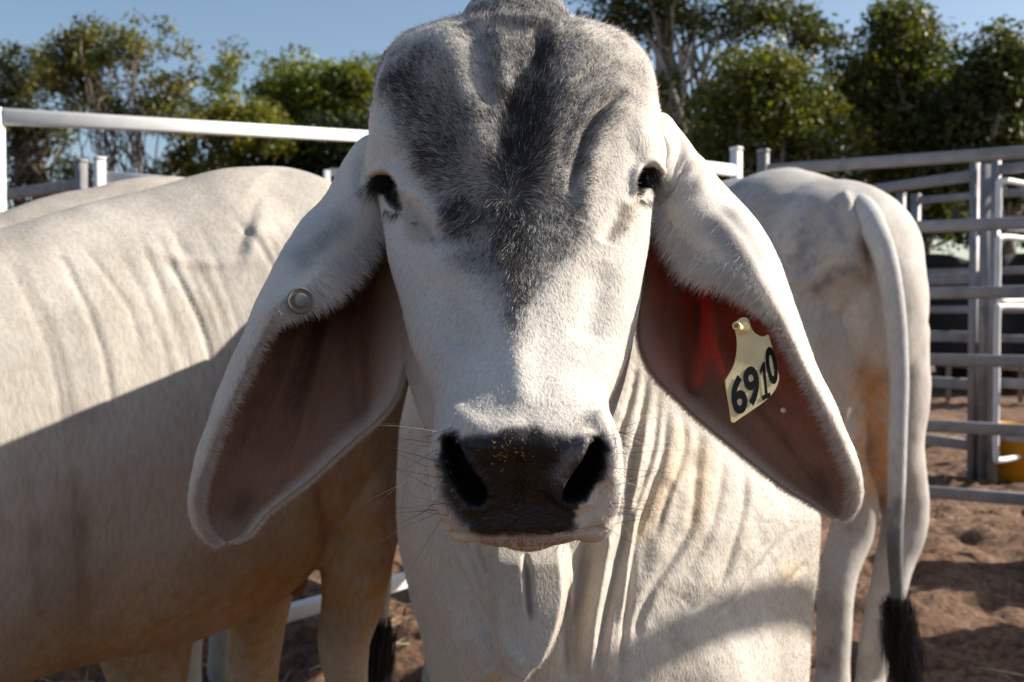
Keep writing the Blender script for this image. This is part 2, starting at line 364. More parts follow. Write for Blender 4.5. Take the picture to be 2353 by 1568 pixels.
# coat colours of the head, some light and shade painted in
px, py, dd = proj(V)
fbn = fbm(V*38, 4, 5)-.5
GREY = [(1125,-60),(1260,-60),(1300,30),(1400,70),(1470,120),(1495,170),(1490,230),(1440,300),(1390,390),(1365,460),(1350,520),(1325,570),(1260,640),(1225,700),(1200,760),(1180,765),(1160,715),(1100,640),(1040,590),(1028,520),(985,440),(935,340),(885,250),(868,190),(905,130),(950,95),(1060,75)]
DARK = [(1245,100),(1262,130),(1255,200),(1262,290),(1245,380),(1225,440),(1215,560),(1200,680),(1180,700),(1165,600),(1140,500),(1120,430),(1135,330),(1165,230),(1205,190)]
gm = pmask(px+fbn*60, py+fbn*60, GREY, 42)*sstep(.0, .3, fc+.3)
dm = pmask(px+fbn*50, py, DARK, 38)
dl = stroke(px+fbn*40, py, [(905,160),(950,250),(1000,360),(1050,480)], 62)  # left band darker: grey hair with shade painted in
grey = np.clip(gm*(.50+.48*dm+.28*dl-.12*sstep(1290, 1420, px))+.6*gm*np.clip(fbn*1.4, -.3, .5), 0, 1)
lightp = stroke(px+fbn*50, py, [(1010,75),(1055,110),(1080,190)], 38)  # lit strip of the left forehead, painted as paler hair
grey *= 1-.45*lightp
white = np.array([.66, .61, .55]); dk = np.array([.030, .028, .029]); grc = np.array([.135, .125, .118])
skin = np.exp(np.log(white)[None]*(1-grey[:, None])+np.log(grc*.75)*grey[:, None])
fb2 = fbm(V*170, 3, 12)-.5; pad = pmask(px+fb2*46, py+fb2*26, PAD, 9)*(py > 900)
pr = lambda q, w: sstep(-w, -2, poly_sd(px+(fbm(V*150, 3, 33)-.5)*44, py+(fbm(V*150, 3, 34)-.5)*40, q))
halo = np.maximum(pr(NOS_L, 32), np.maximum(pr(NOS_R, 27), .92*pmask(px+fbn*30, py+fbn*40, [(1040,1016),(1070,1004),(1120,998),(1175,978),(1235,984),(1290,1002),(1355,1014),(1200,1030)], 15, False)))*(py > 900)
halo = np.maximum(halo, .75*stroke(px+fbn*20, py, [(1030,1060),(1042,1130),(1072,1190)], 20)*(py > 900))
hk = np.clip(halo*1.15, 0, 1)[:, None]; skin = np.exp(np.log(skin)*(1-hk)+np.log(np.array([.022, .020, .021]))*hk)
skin = skin*(1-pad[:, None])+np.array([.016, .013, .012])*pad[:, None]
lt = (stroke(px, py, [(1338,1022),(1312,1052),(1290,1100)], 24)*pad*(.5+.7*(fbm(V*420, 1, 2) > .42)))[:, None].clip(0, 1); skin = skin*(1-lt)+np.array([.17, .14, .135])*lt  # sunlit right side of the nose pad, painted lighter
lipm = pmask(px, py, [(1090,1236),(1310,1232),(1290,1262),(1220,1275),(1130,1262)], 8)*(py > 900)
skin = skin*(1-lipm[:, None]*.7)+np.array([.33, .23, .17])*lipm[:, None]*.7
nos = sstep(.12, .6, np.maximum(pmask(px, py, NOS_L, 10), pmask(px, py, NOS_R, 10)))*(py > 900); skin = skin*(1-nos[:, None])+.003*nos[:, None]
eyem = sstep(.05, .5, np.maximum(pmask(px, py, EYE_L, 8), pmask(px, py, EYE_R, 8))); skin = skin*(1-eyem[:, None])+.006*eyem[:, None]
tear = np.maximum(pmask(px+fbn*20, py, [(915,440),(950,470),(985,520),(1005,565),(960,560),(935,545),(922,500)], 14), pmask(px+fbn*20, py, [(1462,455),(1462,500),(1435,535),(1405,540),(1420,500),(1440,470)], 12))
skin = skin*(1-tear[:, None]*.55)+np.array([.30, .23, .15])*tear[:, None]*.55
for x0, y0, r in ((993,550,3),(955,515,5),(947,513,3),(1110,700,3),(1437,527,3),(1330,640,2),(1186,1020,5),(1123,1085,4),(1090,985,3),(1420,1120,3)):
    skin *= (1-.85*np.exp(-((px-x0)**2+(py-y0)**2)/r**2))[:, None]
set_col(head, skin); set_val(head, np.clip(pad*(1-nos), 0, 1), 'wet')
HEADW = dict(grey=grey, pad=pad, nos=nos, eye=eyem, halo=halo, tear=tear)

# ears: a folded sheet with an inner and an outer skin
def make_ear(S, L, M, dep, cav, side, ridges):
    nv, nu = 190, 90
    S = catmull(S, nv); L = catmull(L, nv); M = catmull(M, nv); dep = curve([(i/(len(dep)-1), *q) for i, q in enumerate(dep)], np.linspace(0, 1, nv))
    v = np.linspace(0, 1, nv)
    u1 = np.linspace(0, 1, 62); u2 = np.linspace(0, 1, nu-62+1)[1:]
    G = np.zeros((nv, nu, 3)); T = np.zeros((nv, nu))
    cv = curve([(i/(len(cav)-1), q) for i, q in enumerate(cav)], v)
    for i in range(nv):
        dS, dL, dM = dep[i]
        s_, m_, l_ = S[i], M[i], L[i]
        ub = np.sin(u1*math.pi/2)**1.0
        p1 = m_[None]*(1-ub[:, None])+s_[None]*ub[:, None]
        d1 = dM*(1-ub)+dS*ub+cv[i]*np.sin(math.pi*ub**1.0)**.8
        a = u2*math.pi/2; lx = 1-np.cos(a)
        p2 = s_[None]*(1-lx[:, None])+l_[None]*lx[:, None]
        wl = np.hypot(*(l_-s_))/F*1.05
        d2 = dS+(dL-dS)*np.sin(a)**1.2-min(.012, wl*.45)*np.sin(a*2)*.6
        pp = np.vstack([p1, p2]); ddp = np.concatenate([d1, d2])
        G[i] = P(pp[:, 0], pp[:, 1], ddp); T[i] = np.concatenate([u1*.75, .75+u2*.25])
    G[:, :, :] = G
    for _ in range(3): G[1:-1, 1:-1] = (G[1:-1, 1:-1]*2+G[:-2, 1:-1]+G[2:, 1:-1]+G[1:-1, :-2]+G[1:-1, 2:])/6
    du = np.gradient(G, axis=1); dv = np.gradient(G, axis=0); Nn = np.cross(du, dv); Nn /= np.linalg.norm(Nn, axis=2)[:, :, None]+1e-9
    mid = Nn[nv//2, 30]@(CP-G[nv//2, 30]);  Nn = Nn if mid > 0 else -Nn       # towards the open, inner side
    inn = G.copy().reshape(-1, 3); nn = Nn.reshape(-1, 3); px, py, _ = proj(inn); tf = T.reshape(-1)
    w_in = sstep(.02, .12, tf)*(1-sstep(.66, .76, tf))
    for pts, r, amp in ridges: inn += nn*(amp*stroke(px, py, pts, r, True)*w_in)[:, None]
    inn += nn*((fbm(inn*22, 3, 9)-.5)*.005)[:, None]; G = inn.copy().reshape(nv, nu, 3)
    for pts, r, amp in (([(1545,300),(1562,340),(1548,400),(1515,445)], 9, -.007), ([(1580,372),(1552,425),(1510,475)], 8, -.007), ([(1600,350),(1620,400),(1590,450)], 22, .004), ([(1500,300),(1530,350),(1525,420)], 12, .004), ([(842,345),(826,410),(838,470)], 9, -.005), ([(868,330),(850,390),(860,430)], 8, -.004), ([(800,470),(740,560),(690,640)], 10, -.003), ([(1640,470),(1720,560),(1770,660)], 12, -.0028)):
        q_ = nn*(amp*stroke(px, py, pts, r, True)*sstep(.74, .80, tf))[:, None]; inn -= q_; G -= q_.reshape(nv, nu, 3)
    edge = np.minimum(np.minimum(tf*14, (1-tf)*14), 1); vv = np.repeat(v, nu); edge = np.minimum(edge, np.minimum((1-vv)*22, 1))
    th = .0014+.0026*np.sqrt(np.clip(edge, 0, 1))
    out = G.reshape(-1, 3)-nn*th[:, None]
    Vv = np.vstack([inn, out]); k = nv*nu
    i = np.arange(nv-1)[:, None]*nu; j = np.arange(nu-1)[None]
    q = np.stack([i+j, i+j+1, i+nu+j+1, i+nu+j], -1).reshape(-1, 4)
    flip = mid <= 0
    q1 = q if not flip else q[:, ::-1]
    Q = [q1, (q+k)[:, ::-1] if not flip else q+k]
    rim = [(r*nu, (r+1)*nu) for r in range(nv-1)]+[((nv-1)*nu+c, (nv-1)*nu+c+1) for c in range(nu-1)]+[((r+1)*nu+nu-1, r*nu+nu-1) for r in range(nv-1)[::-1]]+[(c+1, c) for c in range(nu-1)]
    e = np.array([(b, a, a+k, b+k) for a, b in rim]); Q.append(e if not flip else e[:, ::-1])
    me = mesh_from(Vv, np.vstack(Q).astype(np.int64)); vv2 = np.concatenate([vv, vv]); t2 = np.concatenate([tf, tf]); inner = np.concatenate([np.ones(k), np.zeros(k)])
    return me, t2, vv2, inner
EL_S = [(905,335),(847,318),(805,365),(758,455),(700,513),(654,581),(625,639),(600,693),(572,765),(532,844),(490,965),(458,1065),(443,1140),(449,1195),(478,1229),(512,1242)]
EL_L = [(905,470),(885,495),(870,515),(813,588),(766,621),(737,646),(705,668),(652,700),(622,745),(568,845),(508,985),(470,1085),(455,1145),(459,1192),(479,1228),(513,1242)]
EL_M = [(925,500),(915,510),(905,530),(903,560),(908,590),(914,630),(922,670),(931,710),(937,760),(935,830),(898,930),(800,1023),(700,1110),(612,1180),(572,1226),(524,1242)]
ER_S = [(1470,300),(1518,268),(1556,307),(1613,379),(1671,448),(1725,505),(1772,581),(1801,660),(1830,740),(1865,835),(1910,930),(1950,1030),(1968,1090),(1972,1140),(1958,1174),(1932,1190)]
ER_L = [(1470,430),(1495,445),(1516,487),(1552,541),(1592,590),(1640,612),(1700,632),(1745,680),(1783,735),(1832,830),(1888,940),(1936,1040),(1957,1095),(1962,1138),(1956,1172),(1931,1189)]
ER_M = [(1465,470),(1475,490),(1478,520),(1480,555),(1482,600),(1477,650),(1468,710),(1466,760),(1475,810),(1506,865),(1580,940),(1680,1025),(1788,1109),(1855,1152),(1900,1180),(1924,1190)]
dep = [(1.05,1.02,1.07),(1.05,1.0,1.07),(1.035,.965,1.06),(.99,.91,1.03),(.97,.893,1.01),(.96,.897,.995),(.96,.92,.98),(.965,.945,.975),(.97,.962,.972)]
cav = [.02,.045,.065,.072,.065,.05,.035,.02,.012,.006,.002]
RL = [([(820,600),(812,740),(820,880),(840,1000)], 22, -.012), ([(700,720),(660,850),(610,1000)], 20, .007), ([(770,700),(735,850),(690,1000),(640,1100)], 22, .008), ([(740,680),(705,830),(660,960)], 14, -.006), ([(880,600),(875,740),(860,880)], 22, .006), ([(620,790),(570,930),(530,1050)], 18, -.006), ([(690,960),(660,1060),(640,1120)], 8, -.003)]
RR = [([(1600,600),(1602,740),(1600,850),(1590,920)], 20, -.013), ([(1550,620),(1545,760),(1560,870)], 22, .006), ([(1650,640),(1660,780),(1700,900)], 22, .008), ([(1700,650),(1720,740),(1760,860),(1820,960)], 20, -.006), ([(1760,720),(1800,830),(1850,950)], 20, -.008), ([(1680,900),(1750,970),(1820,1060)], 14, .004), ([(1790,960),(1830,1040),(1880,1110)], 8, -.003)]
ears = []
for side, S_, L_, M_, R_ in ((-1, EL_S, EL_L, EL_M, RL), (1, ER_S, ER_L, ER_M, RR)):
    me, t, v, inner = make_ear(S_, L_, M_, dep, cav, side, R_)
    V = get_v(me); px, py, dd = proj(V)
    nz = fbm(V*30, 4, 31)-.5
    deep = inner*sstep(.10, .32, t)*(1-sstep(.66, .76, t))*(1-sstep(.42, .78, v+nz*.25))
    midc = inner*sstep(.0, .10, t)*(1-sstep(.71, .79, t))
    col = np.array([.66, .61, .55])[None]*np.ones((len(V), 1))
    pink = np.array([.32, .205, .155]); red = np.array([.22, .055, .020]) if side > 0 else np.array([.075, .03, .02])  # right ear redder for sun glow, left darker for shade, put into colour
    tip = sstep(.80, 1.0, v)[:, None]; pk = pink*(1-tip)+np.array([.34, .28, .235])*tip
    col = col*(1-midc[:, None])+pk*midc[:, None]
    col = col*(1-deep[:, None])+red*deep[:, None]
    band = stroke(px, py, R_[0][0], 17, True)*deep
    col = col*(1-band[:, None]*.8)+np.array([.03, .022, .028])*band[:, None]*.8
    smut = stroke(px+nz*60, py+nz*60, [(1900,1130),(1880,1100)] if side > 0 else [(545,1175),(560,1150)], 30)*inner
    col *= 1-.45*smut[:, None]
    outer_grey = (1-inner)*np.clip(stroke(px+nz*80, py, [(1640,520),(1720,600)] if side > 0 else [(780,520),(700,600)], 34), 0, 1)*.45
    col *= 1-outer_grey[:, None]
    ss = np.full(len(V), .22)
    if side > 0: ss = np.clip(.22+.72*np.maximum(stroke(px, py, [(1530,600),(1535,720),(1550,830)], 75), stroke(px, py, [(1650,600),(1665,700),(1670,800)], 70)), 0, 1)*(1-sstep(880, 1000, py))+.12  # subsurface weight raised where the sun glow shows
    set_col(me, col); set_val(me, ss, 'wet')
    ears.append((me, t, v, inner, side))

# neck, dewlap and chest: one folded surface, lofted in level rows
CH_L = [(600,1030),(700,1010),(800,975),(860,948),(900,936),(1000,917),(1150,911),(1250,917),(1320,932),(1380,946),(1480,972),(1568,990),(1700,1005),(1850,1060),(1960,1160)]
CH_R = [(600,1450),(700,1520),(850,1640),(1000,1750),(1120,1850),(1200,1886),(1300,1881),(1400,1869),(1568,1859),(1700,1850),(1850,1760),(1960,1600)]
CH_F = [(600,1.24),(800,1.21),(950,1.17),(1100,1.13),(1250,1.10),(1400,1.075),(1568,1.06),(1700,1.07),(1850,1.14),(1960,1.30)]
CH_S = [(600,1.34),(800,1.34),(1000,1.34),(1300,1.33),(1568,1.33),(1960,1.38)]
rows = np.linspace(600, 1955, 520); xl, xr, df, ds = curve(CH_L, rows), curve(CH_R, rows), curve(CH_F, rows), curve(CH_S, rows)
xc = curve([(600,1200),(900,1200),(1250,1220),(1568,1260),(1960,1330)], rows)
pq = np.concatenate([np.linspace(0, math.pi, 640), np.linspace(math.pi, 2*math.pi, 60)[1:-1]]); G = []
for i, y in enumerate(rows):
    c, s = np.cos(pq), np.sin(pq); x = xc[i]+np.where(c > 0, xr[i]-xc[i], xc[i]-xl[i])*np.sign(c)*np.abs(c)**.92
    d = ds[i]-np.where(s > 0, (ds[i]-df[i])*np.abs(s)**.95, -.5*np.abs(s)**.5)
    xx = np.where(s < 0, (x-CX)*(1-.30*np.abs(s))+CX, x)
    G.append(P(xx, np.full(len(pq), y), np.where(s < 0, ds[i], d))+(FW*0+np.array([0, 1, 0]))[None]*np.where(s < 0, d-ds[i], 0)[:, None])
Vc, Fcs = loft(np.array(G)); chest = mesh_from(Vc, Fcs)
N = get_n(chest); V = get_v(chest)
if (N[:640*400].reshape(-1, 3)@(-FW)).mean() < 0: chest.flip_normals(); N = -N
px, py, dd = proj(V); fc = facing(V, N); front = sstep(.02, .2, fc)
nzz = (fbm(V*14, 3, 77)-.5)*26
LOBE = [(1128,1180),(1132,1257),(1134,1341),(1140,1441),(1152,1501),(1180,1531),(1208,1539),(1228,1515),(1256,1489),(1284,1421),(1299,1341),(1292,1250),(1290,1180)]
FOLD = [  # grooves: points, width, depth
 ([(1356,1215),(1345,1300),(1332,1381),(1322,1470),(1320,1600)], 17, .020), ([(1300,1321),(1303,1400),(1310,1568)], 10, .008),
 ([(1465,829),(1450,922),(1423,1020),(1428,1074)], 8, .0055), ([(1487,849),(1479,947),(1450,1094),(1433,1241),(1391,1412),(1362,1568)], 9, .008),
 ([(1513,883),(1509,1006),(1479,1104),(1450,1192),(1433,1290),(1411,1437),(1391,1568)], 8, .006), ([(1533,922),(1528,1035),(1489,1152),(1459,1241),(1447,1339),(1430,1486),(1418,1568)], 9, .008),
 ([(1567,947),(1572,1035),(1533,1143),(1503,1241)], 9, .0045), ([(1606,976),(1606,1035),(1596,1182),(1572,1241),(1513,1329),(1470,1420),(1452,1500)], 12, .008),
 ([(1660,1025),(1655,1143),(1621,1241),(1560,1330)], 10, .0035), ([(1709,1064),(1712,1152),(1689,1241),(1660,1329),(1621,1383),(1582,1412)], 9, .006),
 ([(1822,1216),(1758,1300),(1709,1378),(1675,1451)], 9, .0035), ([(1860,1290),(1822,1329),(1788,1378),(1760,1430)], 9, .004), ([(1640,1420),(1700,1370),(1750,1290)], 8, .003),
 ([(1024,1281),(1070,1360),(1132,1461),(1200,1580)], 16, .008), ([(988,949),(1000,1060),(1010,1180),(1040,1290),(1080,1370)], 12, .005), ([(960,960),(965,1060),(975,1180)], 9, .004),
 ([(1060,1240),(1090,1300),(1120,1370)], 7, .0045), ([(1095,1240),(1112,1290),(1128,1330)], 6, .004), ([(1000,1250),(1025,1340),(1060,1430)], 12, .003),
 ([(1390,1215),(1372,1300),(1355,1420),(1345,1568)], 7, .004)]
disp = np.zeros(len(V))
RF = [([(1400,1180),(1385,1300),(1360,1420),(1345,1568)], 18, .012), ([(1462,1150),(1440,1300),(1410,1440),(1385,1568)], 14, .008), ([(1490,950),(1462,1090),(1440,1200)], 14, .006),
      ([(1560,1060),(1530,1180),(1490,1340)], 20, .003), ([(1590,1180),(1560,1260),(1500,1340),(1460,1440)], 30, .003), ([(1640,1180),(1630,1300),(1570,1380)], 34, .004), ([(1700,1180),(1690,1290),(1640,1370)], 30, .003),
      ([(1296,1260),(1312,1330),(1318,1430)], 9, .006), ([(980,1000),(970,1150),(985,1300),(1020,1450)], 26, .004), ([(1080,1440),(1140,1568)], 30, .006)]
for pts, r, a in FOLD: disp -= .68*a*stroke(px+nzz*.4, py+nzz*.6, pts, r, True)
for pts, r, a in RF: disp += a*stroke(px+nzz*.5, py, pts, r, True)
disp += (fbm(V*np.array([16, 16, 7]), 3, 5)-.5)*.006+(fbm(V*45, 3, 8)-.5)*.003
disp += .014*np.exp(-((px-1690)/75)**2-((py-1610)/120)**2)
lobe = pmask(px, py, LOBE, 15)*sstep(1180, 1280, py); disp *= 1-.85*pmask(px, py, LOBE, 16)
V += N*(disp*front)[:, None]-FW[None]*(lobe*front*.050)[:, None]
V -= N*(stroke(px, py, [(1204,1250),(1210,1300),(1213,1350),(1219,1400)], 7, True)*front*.009)[:, None]
V -= N*(stroke(px, py, [(1150,1350),(1160,1440),(1195,1490)], 12)*front*-.004)[:, None]
set_v(chest, V)
px, py, dd = proj(V)
tan = np.clip(sum(stroke(px, py, q, 22, True) for q in ([(1560,960),(1560,1050),(1500,1180),(1450,1260)], [(1616,1000),(1612,1130),(1590,1240)], [(1800,1340),(1840,1290)], [(1100,1560),(1200,1590)])), 0, 1)
mott = np.clip((fbm(V*np.array([30, 30, 12]), 4, 15)-.50)*3.2, 0, 1)*sstep(1400, 1520, px+nzz)*.30
white = np.array([.57, .525, .465]); col = white[None]*(1-tan[:, None]*.5)+np.array([.74, .55, .34])*tan[:, None]*.5
spot = np.clip(stroke(px+nzz, py, [(1590,1040),(1592,1065)], 14)*.6+stroke(px+nzz, py, [(1535,1100),(1540,1115)], 9)*.5+stroke(px+nzz, py, [(985,1000),(1010,1005)], 14)*.5, 0, 1)
col = col*(1-mott[:, None])+np.array([.28, .26, .25])*mott[:, None]; col *= 1-.7*spot[:, None]
set_col(chest, col); set_val(chest, np.zeros(len(V)), 'wet')

# the rest of the body behind the head, down to the hooves
def W(*q): return np.array(q, float)
parts = [ball(W(.12, 1.75, .93), (.22, .42, .33), n=20), ball(W(.20, 1.58, .80), (.165, .30, .30), n=20), ball(W(.06, 2.32, .92), (.25, .62, .40), n=20), ball(W(-.06, 2.85, .98), (.24, .36, .30), n=20), ball(W(.05, 1.98, 1.17), (.10, .26, .185), n=20),
         tube([W(.03, 1.16, 1.2), W(.05, 1.4, 1.16), W(.05, 1.7, 1.05)], [.12, .16, .22])]
for sx, y0, y1 in ((.04, 1.62, 1.6), (.27, 1.56, 1.5)):
    parts.append(tube([W(sx, y0, .75), W(sx, y1, .55), W(sx, y1+.02, .36), W(sx, y1, .16), W(sx, y1-.04, .03)], [.10, .07, .048, .036, .05]))
for sx in (-.2, .1):
    parts.append(tube([W(sx, 2.85, .8), W(sx, 2.9, .62), W(sx, 3.08, .42), W(sx, 3.02, .18), W(sx, 2.98, .03)], [.14, .10, .045, .036, .05]))
rear = remesh(parts, .009, 8); V = get_v(rear); set_col(rear, np.array([.54, .49, .44])[None]*(1-.35*fbm(V*5, 4, 2)[:, None])); set_val(rear, np.zeros(len(V)), 'wet')

def join_meshes(mes):                                 # several continuous skins stored in one mesh with their attributes
    Vs = []; fs = []; cols = []; wets = []; mi = []; o = 0
    for k, me in mes:
        v = get_v(me); Vs.append(v); n = len(me.polygons)
        ls = np.empty(n, np.int32); me.polygons.foreach_get('loop_total', ls); vi = np.empty(len(me.loops), np.int32); me.loops.foreach_get('vertex_index', vi)
        fs.append((ls, vi+o)); o += len(v); mi.append(np.full(n, k, np.int32))
        c = np.empty(len(v)*4, np.float32); me.attributes['Col'].data.foreach_get('color', c); cols.append(c)
        x = np.empty(len(v), np.float32); me.attributes['wet'].data.foreach_get('value', x); wets.append(x)
    r = bpy.data.meshes.new('j'); V = np.vstack(Vs); r.vertices.add(len(V)); r.vertices.foreach_set('co', V.astype(np.float32).ravel())
    lt = np.concatenate([a for a, b in fs]); vi = np.concatenate([b for a, b in fs]); r.loops.add(len(vi)); r.loops.foreach_set('vertex_index', vi)
    r.polygons.add(len(lt)); r.polygons.foreach_set('loop_start', np.concatenate([[0], np.cumsum(lt)[:-1]]).astype(np.int32)); r.update(calc_edges=True)
    r.polygons.foreach_set('material_index', np.concatenate(mi))
    a = r.attributes.new('Col', 'FLOAT_COLOR', 'POINT'); a.data.foreach_set('color', np.concatenate(cols)); a = r.attributes.new('wet', 'FLOAT', 'POINT'); a.data.foreach_set('value', np.concatenate(wets))
    return r
BULL = empty('bull', (0, 1.3, 0))
tag(BULL, 'white bull with grey forehead and long drooping ears, facing the camera', 'bull', 'white cattle in the yard')
bullm = join_meshes([(0, head), (1, ears[0][0]), (1, ears[1][0]), (0, chest), (0, rear)])
bo = link('body', bullm, [M_HIDE, M_EAR], BULL); bo.location = -BULL.location

# strands: coat of the head
def imgdir(dx, dy): n = np.hypot(dx, dy)+1e-6; return RT[None]*(dx/n)[:, None]-UP[None]*(dy/n)[:, None]
HV = get_v(head); hpx, hpy, hd = proj(HV); hfc = facing(HV, get_n(head))
wt = sstep(-.35, .0, hfc)*(1-HEADW['pad'])*(1-HEADW['nos'])*(1-HEADW['eye'])*(.6+.5*HEADW['grey']+1.3*(hpy > 920))
R, Nn, Tk, wq = scatter(head, 270000, wt)
att = lambda a: (a[Tk]*wq).sum(1)
rx, ry, rd = proj(R); g = att(HEADW['grey']); hal = att(HEADW['halo']); te = att(HEADW['tear'])
dx, dy = rx-1187, ry-425.
dx = dx*np.where(dy > 0, .55, 1.0)-np.where(dy > 120, dx*.35, 0)
mz = sstep(930, 1010, ry); dx = dx*(1-mz)+(rx-1205)*mz*1.5; dy = dy*(1-mz)+60*mz
up = (dy < -250); dy = np.where(up, dy, dy)
dv = imgdir(dx+(vnoise(R*40, 3)-.5)*130, dy+(vnoise(R*40, 4)-.5)*110)
dv -= Nn*(dv*Nn).sum(1)[:, None]
ln = (.0045+.0050*g+.004*(ry < 90)-.0012*(ry > 930))*RNG.uniform(.6, 1.25, len(R))
rd_ = np.full(len(R), .00013)*RNG.uniform(.7, 1.4, len(R))*(1+.6*g)
clump = vnoise(R*np.array([260, 260, 260]), 8)
dark = RNG.random(len(R)) < np.clip(g*1.0+.5*(clump-.5)*(g > .15)+.03*(g > .05), 0, 1)*.93
dark |= RNG.random(len(R)) < np.clip(hal*1.25, 0, .97)
br = np.clip(RNG.normal(1, .17, len(R)), .4, 1.5)[:, None]
col = np.array([.78, .72, .655])[None]*br
col = np.where(dark[:, None], np.array([.026, .023, .022])[None]*br*(1+1.8*RNG.random(len(R)))[:, None], col)
col = np.where((~dark & (g > .3))[:, None], np.array([.44, .415, .385])[None]*br*(.6+.8*RNG.random(len(R)))[:, None], col)
col = col*(1-te[:, None]*.45)+np.array([.30, .22, .13])*te[:, None]*.45
hairs('coat', BULL, R, Nn, dv, ln, rd_, col, curl=.22+.28*g, jitter=.22)
# coat of the ears, with long fringes on the folded edge
for me, t, v, inner, side in ears:
    V = get_v(me); N = get_n(me); px, py, _ = proj(V)
    R, Nn, Tk, wq = scatter(me, 95000, (1-inner)*(.7+.6*(t > .85))+inner*(.55+.6*(v > .5)+1.2*(t > .70))+5*(t < .045))
    a = lambda q: (q[Tk]*wq).sum(1)
    rx, ry, _ = proj(R); tt, vv, ii = a(t), a(v), a(inner)
    dx = np.full(len(R), side*.35); dy = np.ones(len(R))
    edge = (tt < .07); dx = np.where(edge, -side*.8, dx); dy = np.where(edge, .9, dy)
    whirl = (ii > .5) & ~edge; dx = np.where(whirl, np.sin(rx*.03)*.9, dx)
    fr = (tt > .78) & (ii < .5) & (vv < .50); dx = np.where(fr, -side*.45, dx); dy = np.where(fr, 1.0, dy)
    ln = np.where(fr, .009, .0045)*RNG.uniform(.6, 1.3, len(R)); base = np.array([.70, .65, .59]); 
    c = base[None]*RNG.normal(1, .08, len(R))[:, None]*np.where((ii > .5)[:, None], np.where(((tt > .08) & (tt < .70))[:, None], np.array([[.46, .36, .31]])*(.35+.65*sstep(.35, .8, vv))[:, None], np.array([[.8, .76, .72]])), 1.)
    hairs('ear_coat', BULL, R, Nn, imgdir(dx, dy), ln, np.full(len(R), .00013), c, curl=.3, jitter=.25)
    k = np.nonzero((t > .985) & (inner < .5) & (v > .10) & (v < .52))[0]; k = RNG.choice(k, 5200); r0 = V[k]+RNG.normal(0, .0022, (len(k), 3))
    vk = v[k]; dn = imgdir(-side*RNG.uniform(.25, 1.0, len(k)), RNG.uniform(.7, 1.2, len(k)))+FW[None]*.12
    k2 = np.nonzero((t > .975) & (inner < .5) & (v > .48) & (v < .97))[0]; k2 = RNG.choice(k2, 4200); n2 = len(k2)
    hairs('ear_fringe', BULL, V[k2]+RNG.normal(0, .0016, (n2, 3)), np.tile(-FW, (n2, 1)), imgdir(-side*RNG.uniform(.6, 1.2, n2), RNG.uniform(.3, 1.0, n2))+FW[None]*.15, RNG.uniform(.004, .011, n2), np.full(n2, .00014), np.array([.60, .53, .47])[None]*RNG.uniform(.6, 1.1, n2)[:, None], curl=.1, jitter=.3)
    hairs('ear_fringe', BULL, r0, np.tile(-FW, (len(k), 1)), dn, RNG.uniform(.008, .030, len(k))*np.sin(np.clip((vk-.06)/.47, 0, 1)*math.pi)**.5, np.full(len(k), .00016), base[None]*RNG.uniform(.75, 1.1, len(k))[:, None], curl=.1, jitter=.22, npt=5)
# coat of neck and chest
CV = get_v(chest); cn = get_n(chest); cpx, cpy, _ = proj(CV); cfc = facing(CV, cn)
R, Nn, Tk, wq = scatter(chest, 130000, sstep(-.1, .15, cfc)*(cpy < 1620))
rx, ry, _ = proj(R); cc = np.empty(len(CV)*4, np.float32); chest.attributes['Col'].data.foreach_get('color', cc); cc = cc.reshape(-1, 4)[:, :3]
c = (cc[Tk]*wq[:, :, None]).sum(1)*1.06*RNG.normal(1, .08, len(R))[:, None]
hairs('chest_coat', BULL, R, Nn, imgdir((rx-1300)*.0015+(vnoise(R*25, 5)-.5), np.ones(len(R))), .005*RNG.uniform(.6, 1.4, len(R)), np.full(len(R), .00014), c, curl=.25, jitter=.25)
# whiskers
n = 90; wx = np.concatenate([RNG.uniform(985, 1050, n//2), RNG.uniform(1380, 1428, n//2)]); wy = RNG.uniform(980, 1215, n)
kd_ok = np.nonzero(facing(get_v(head), get_n(head)) > .05)[0]; hv = get_v(head)[kd_ok]; hn = get_n(head)[kd_ok]; ax, ay, _ = proj(hv)
ix = [int(np.argmin((ax-x)**2+(ay-y)**2)) for x, y in zip(wx, wy)]
sd = np.where(wx < 1200, -1., 1.); c = np.where((RNG.random(n) < .75)[:, None], np.array([.03, .025, .03])[None], np.array([.7, .65, .6])[None])
hairs('whiskers', BULL, hv[ix], hn[ix], imgdir(sd*RNG.uniform(.6, 1.2, n), RNG.uniform(-.5, .9, n))+hn[ix]*.5, RNG.uniform(.02, .062, n)*np.where(sd > 0, .8, 1), np.full(n, .00016), c, curl=.35, jitter=.2, npt=8)
n = 46; wx = RNG.uniform(1120, 1330, n); wy = RNG.uniform(1228, 1262, n); ix = [int(np.argmin((ax-x)**2+(ay-y)**2)) for x, y in zip(wx, wy)]
hairs('chin_hairs', BULL, hv[ix], hn[ix], imgdir(RNG.uniform(-.4, .4, n), np.ones(n)), RNG.uniform(.008, .03, n), np.full(n, .00015), np.tile([.75, .68, .58], (n, 1)), curl=.15, jitter=.3, npt=6)
n = 60; wx = np.where(RNG.random(n) < .6, RNG.normal(1145, 9, n), RNG.normal(1188, 14, n)); wy = np.where(wx < 1165, RNG.uniform(1018, 1088, n), RNG.uniform(1012, 1050, n)); ix = [int(np.argmin((ax-x)**2+(ay-y)**2)) for x, y in zip(wx, wy)]
fl = hairs('feed_crumbs', BULL, hv[ix]+hn[ix]*.0012+RNG.normal(0, .0008, (n, 3)), hn[ix], RNG.normal(0, 1, (n, 3)), RNG.uniform(.001, .0032, n), RNG.uniform(.0003, .0008, n), np.array([.24, .15, .04])[None]*RNG.uniform(.4, 1.5, (n, 1)), curl=.0, jitter=.1)
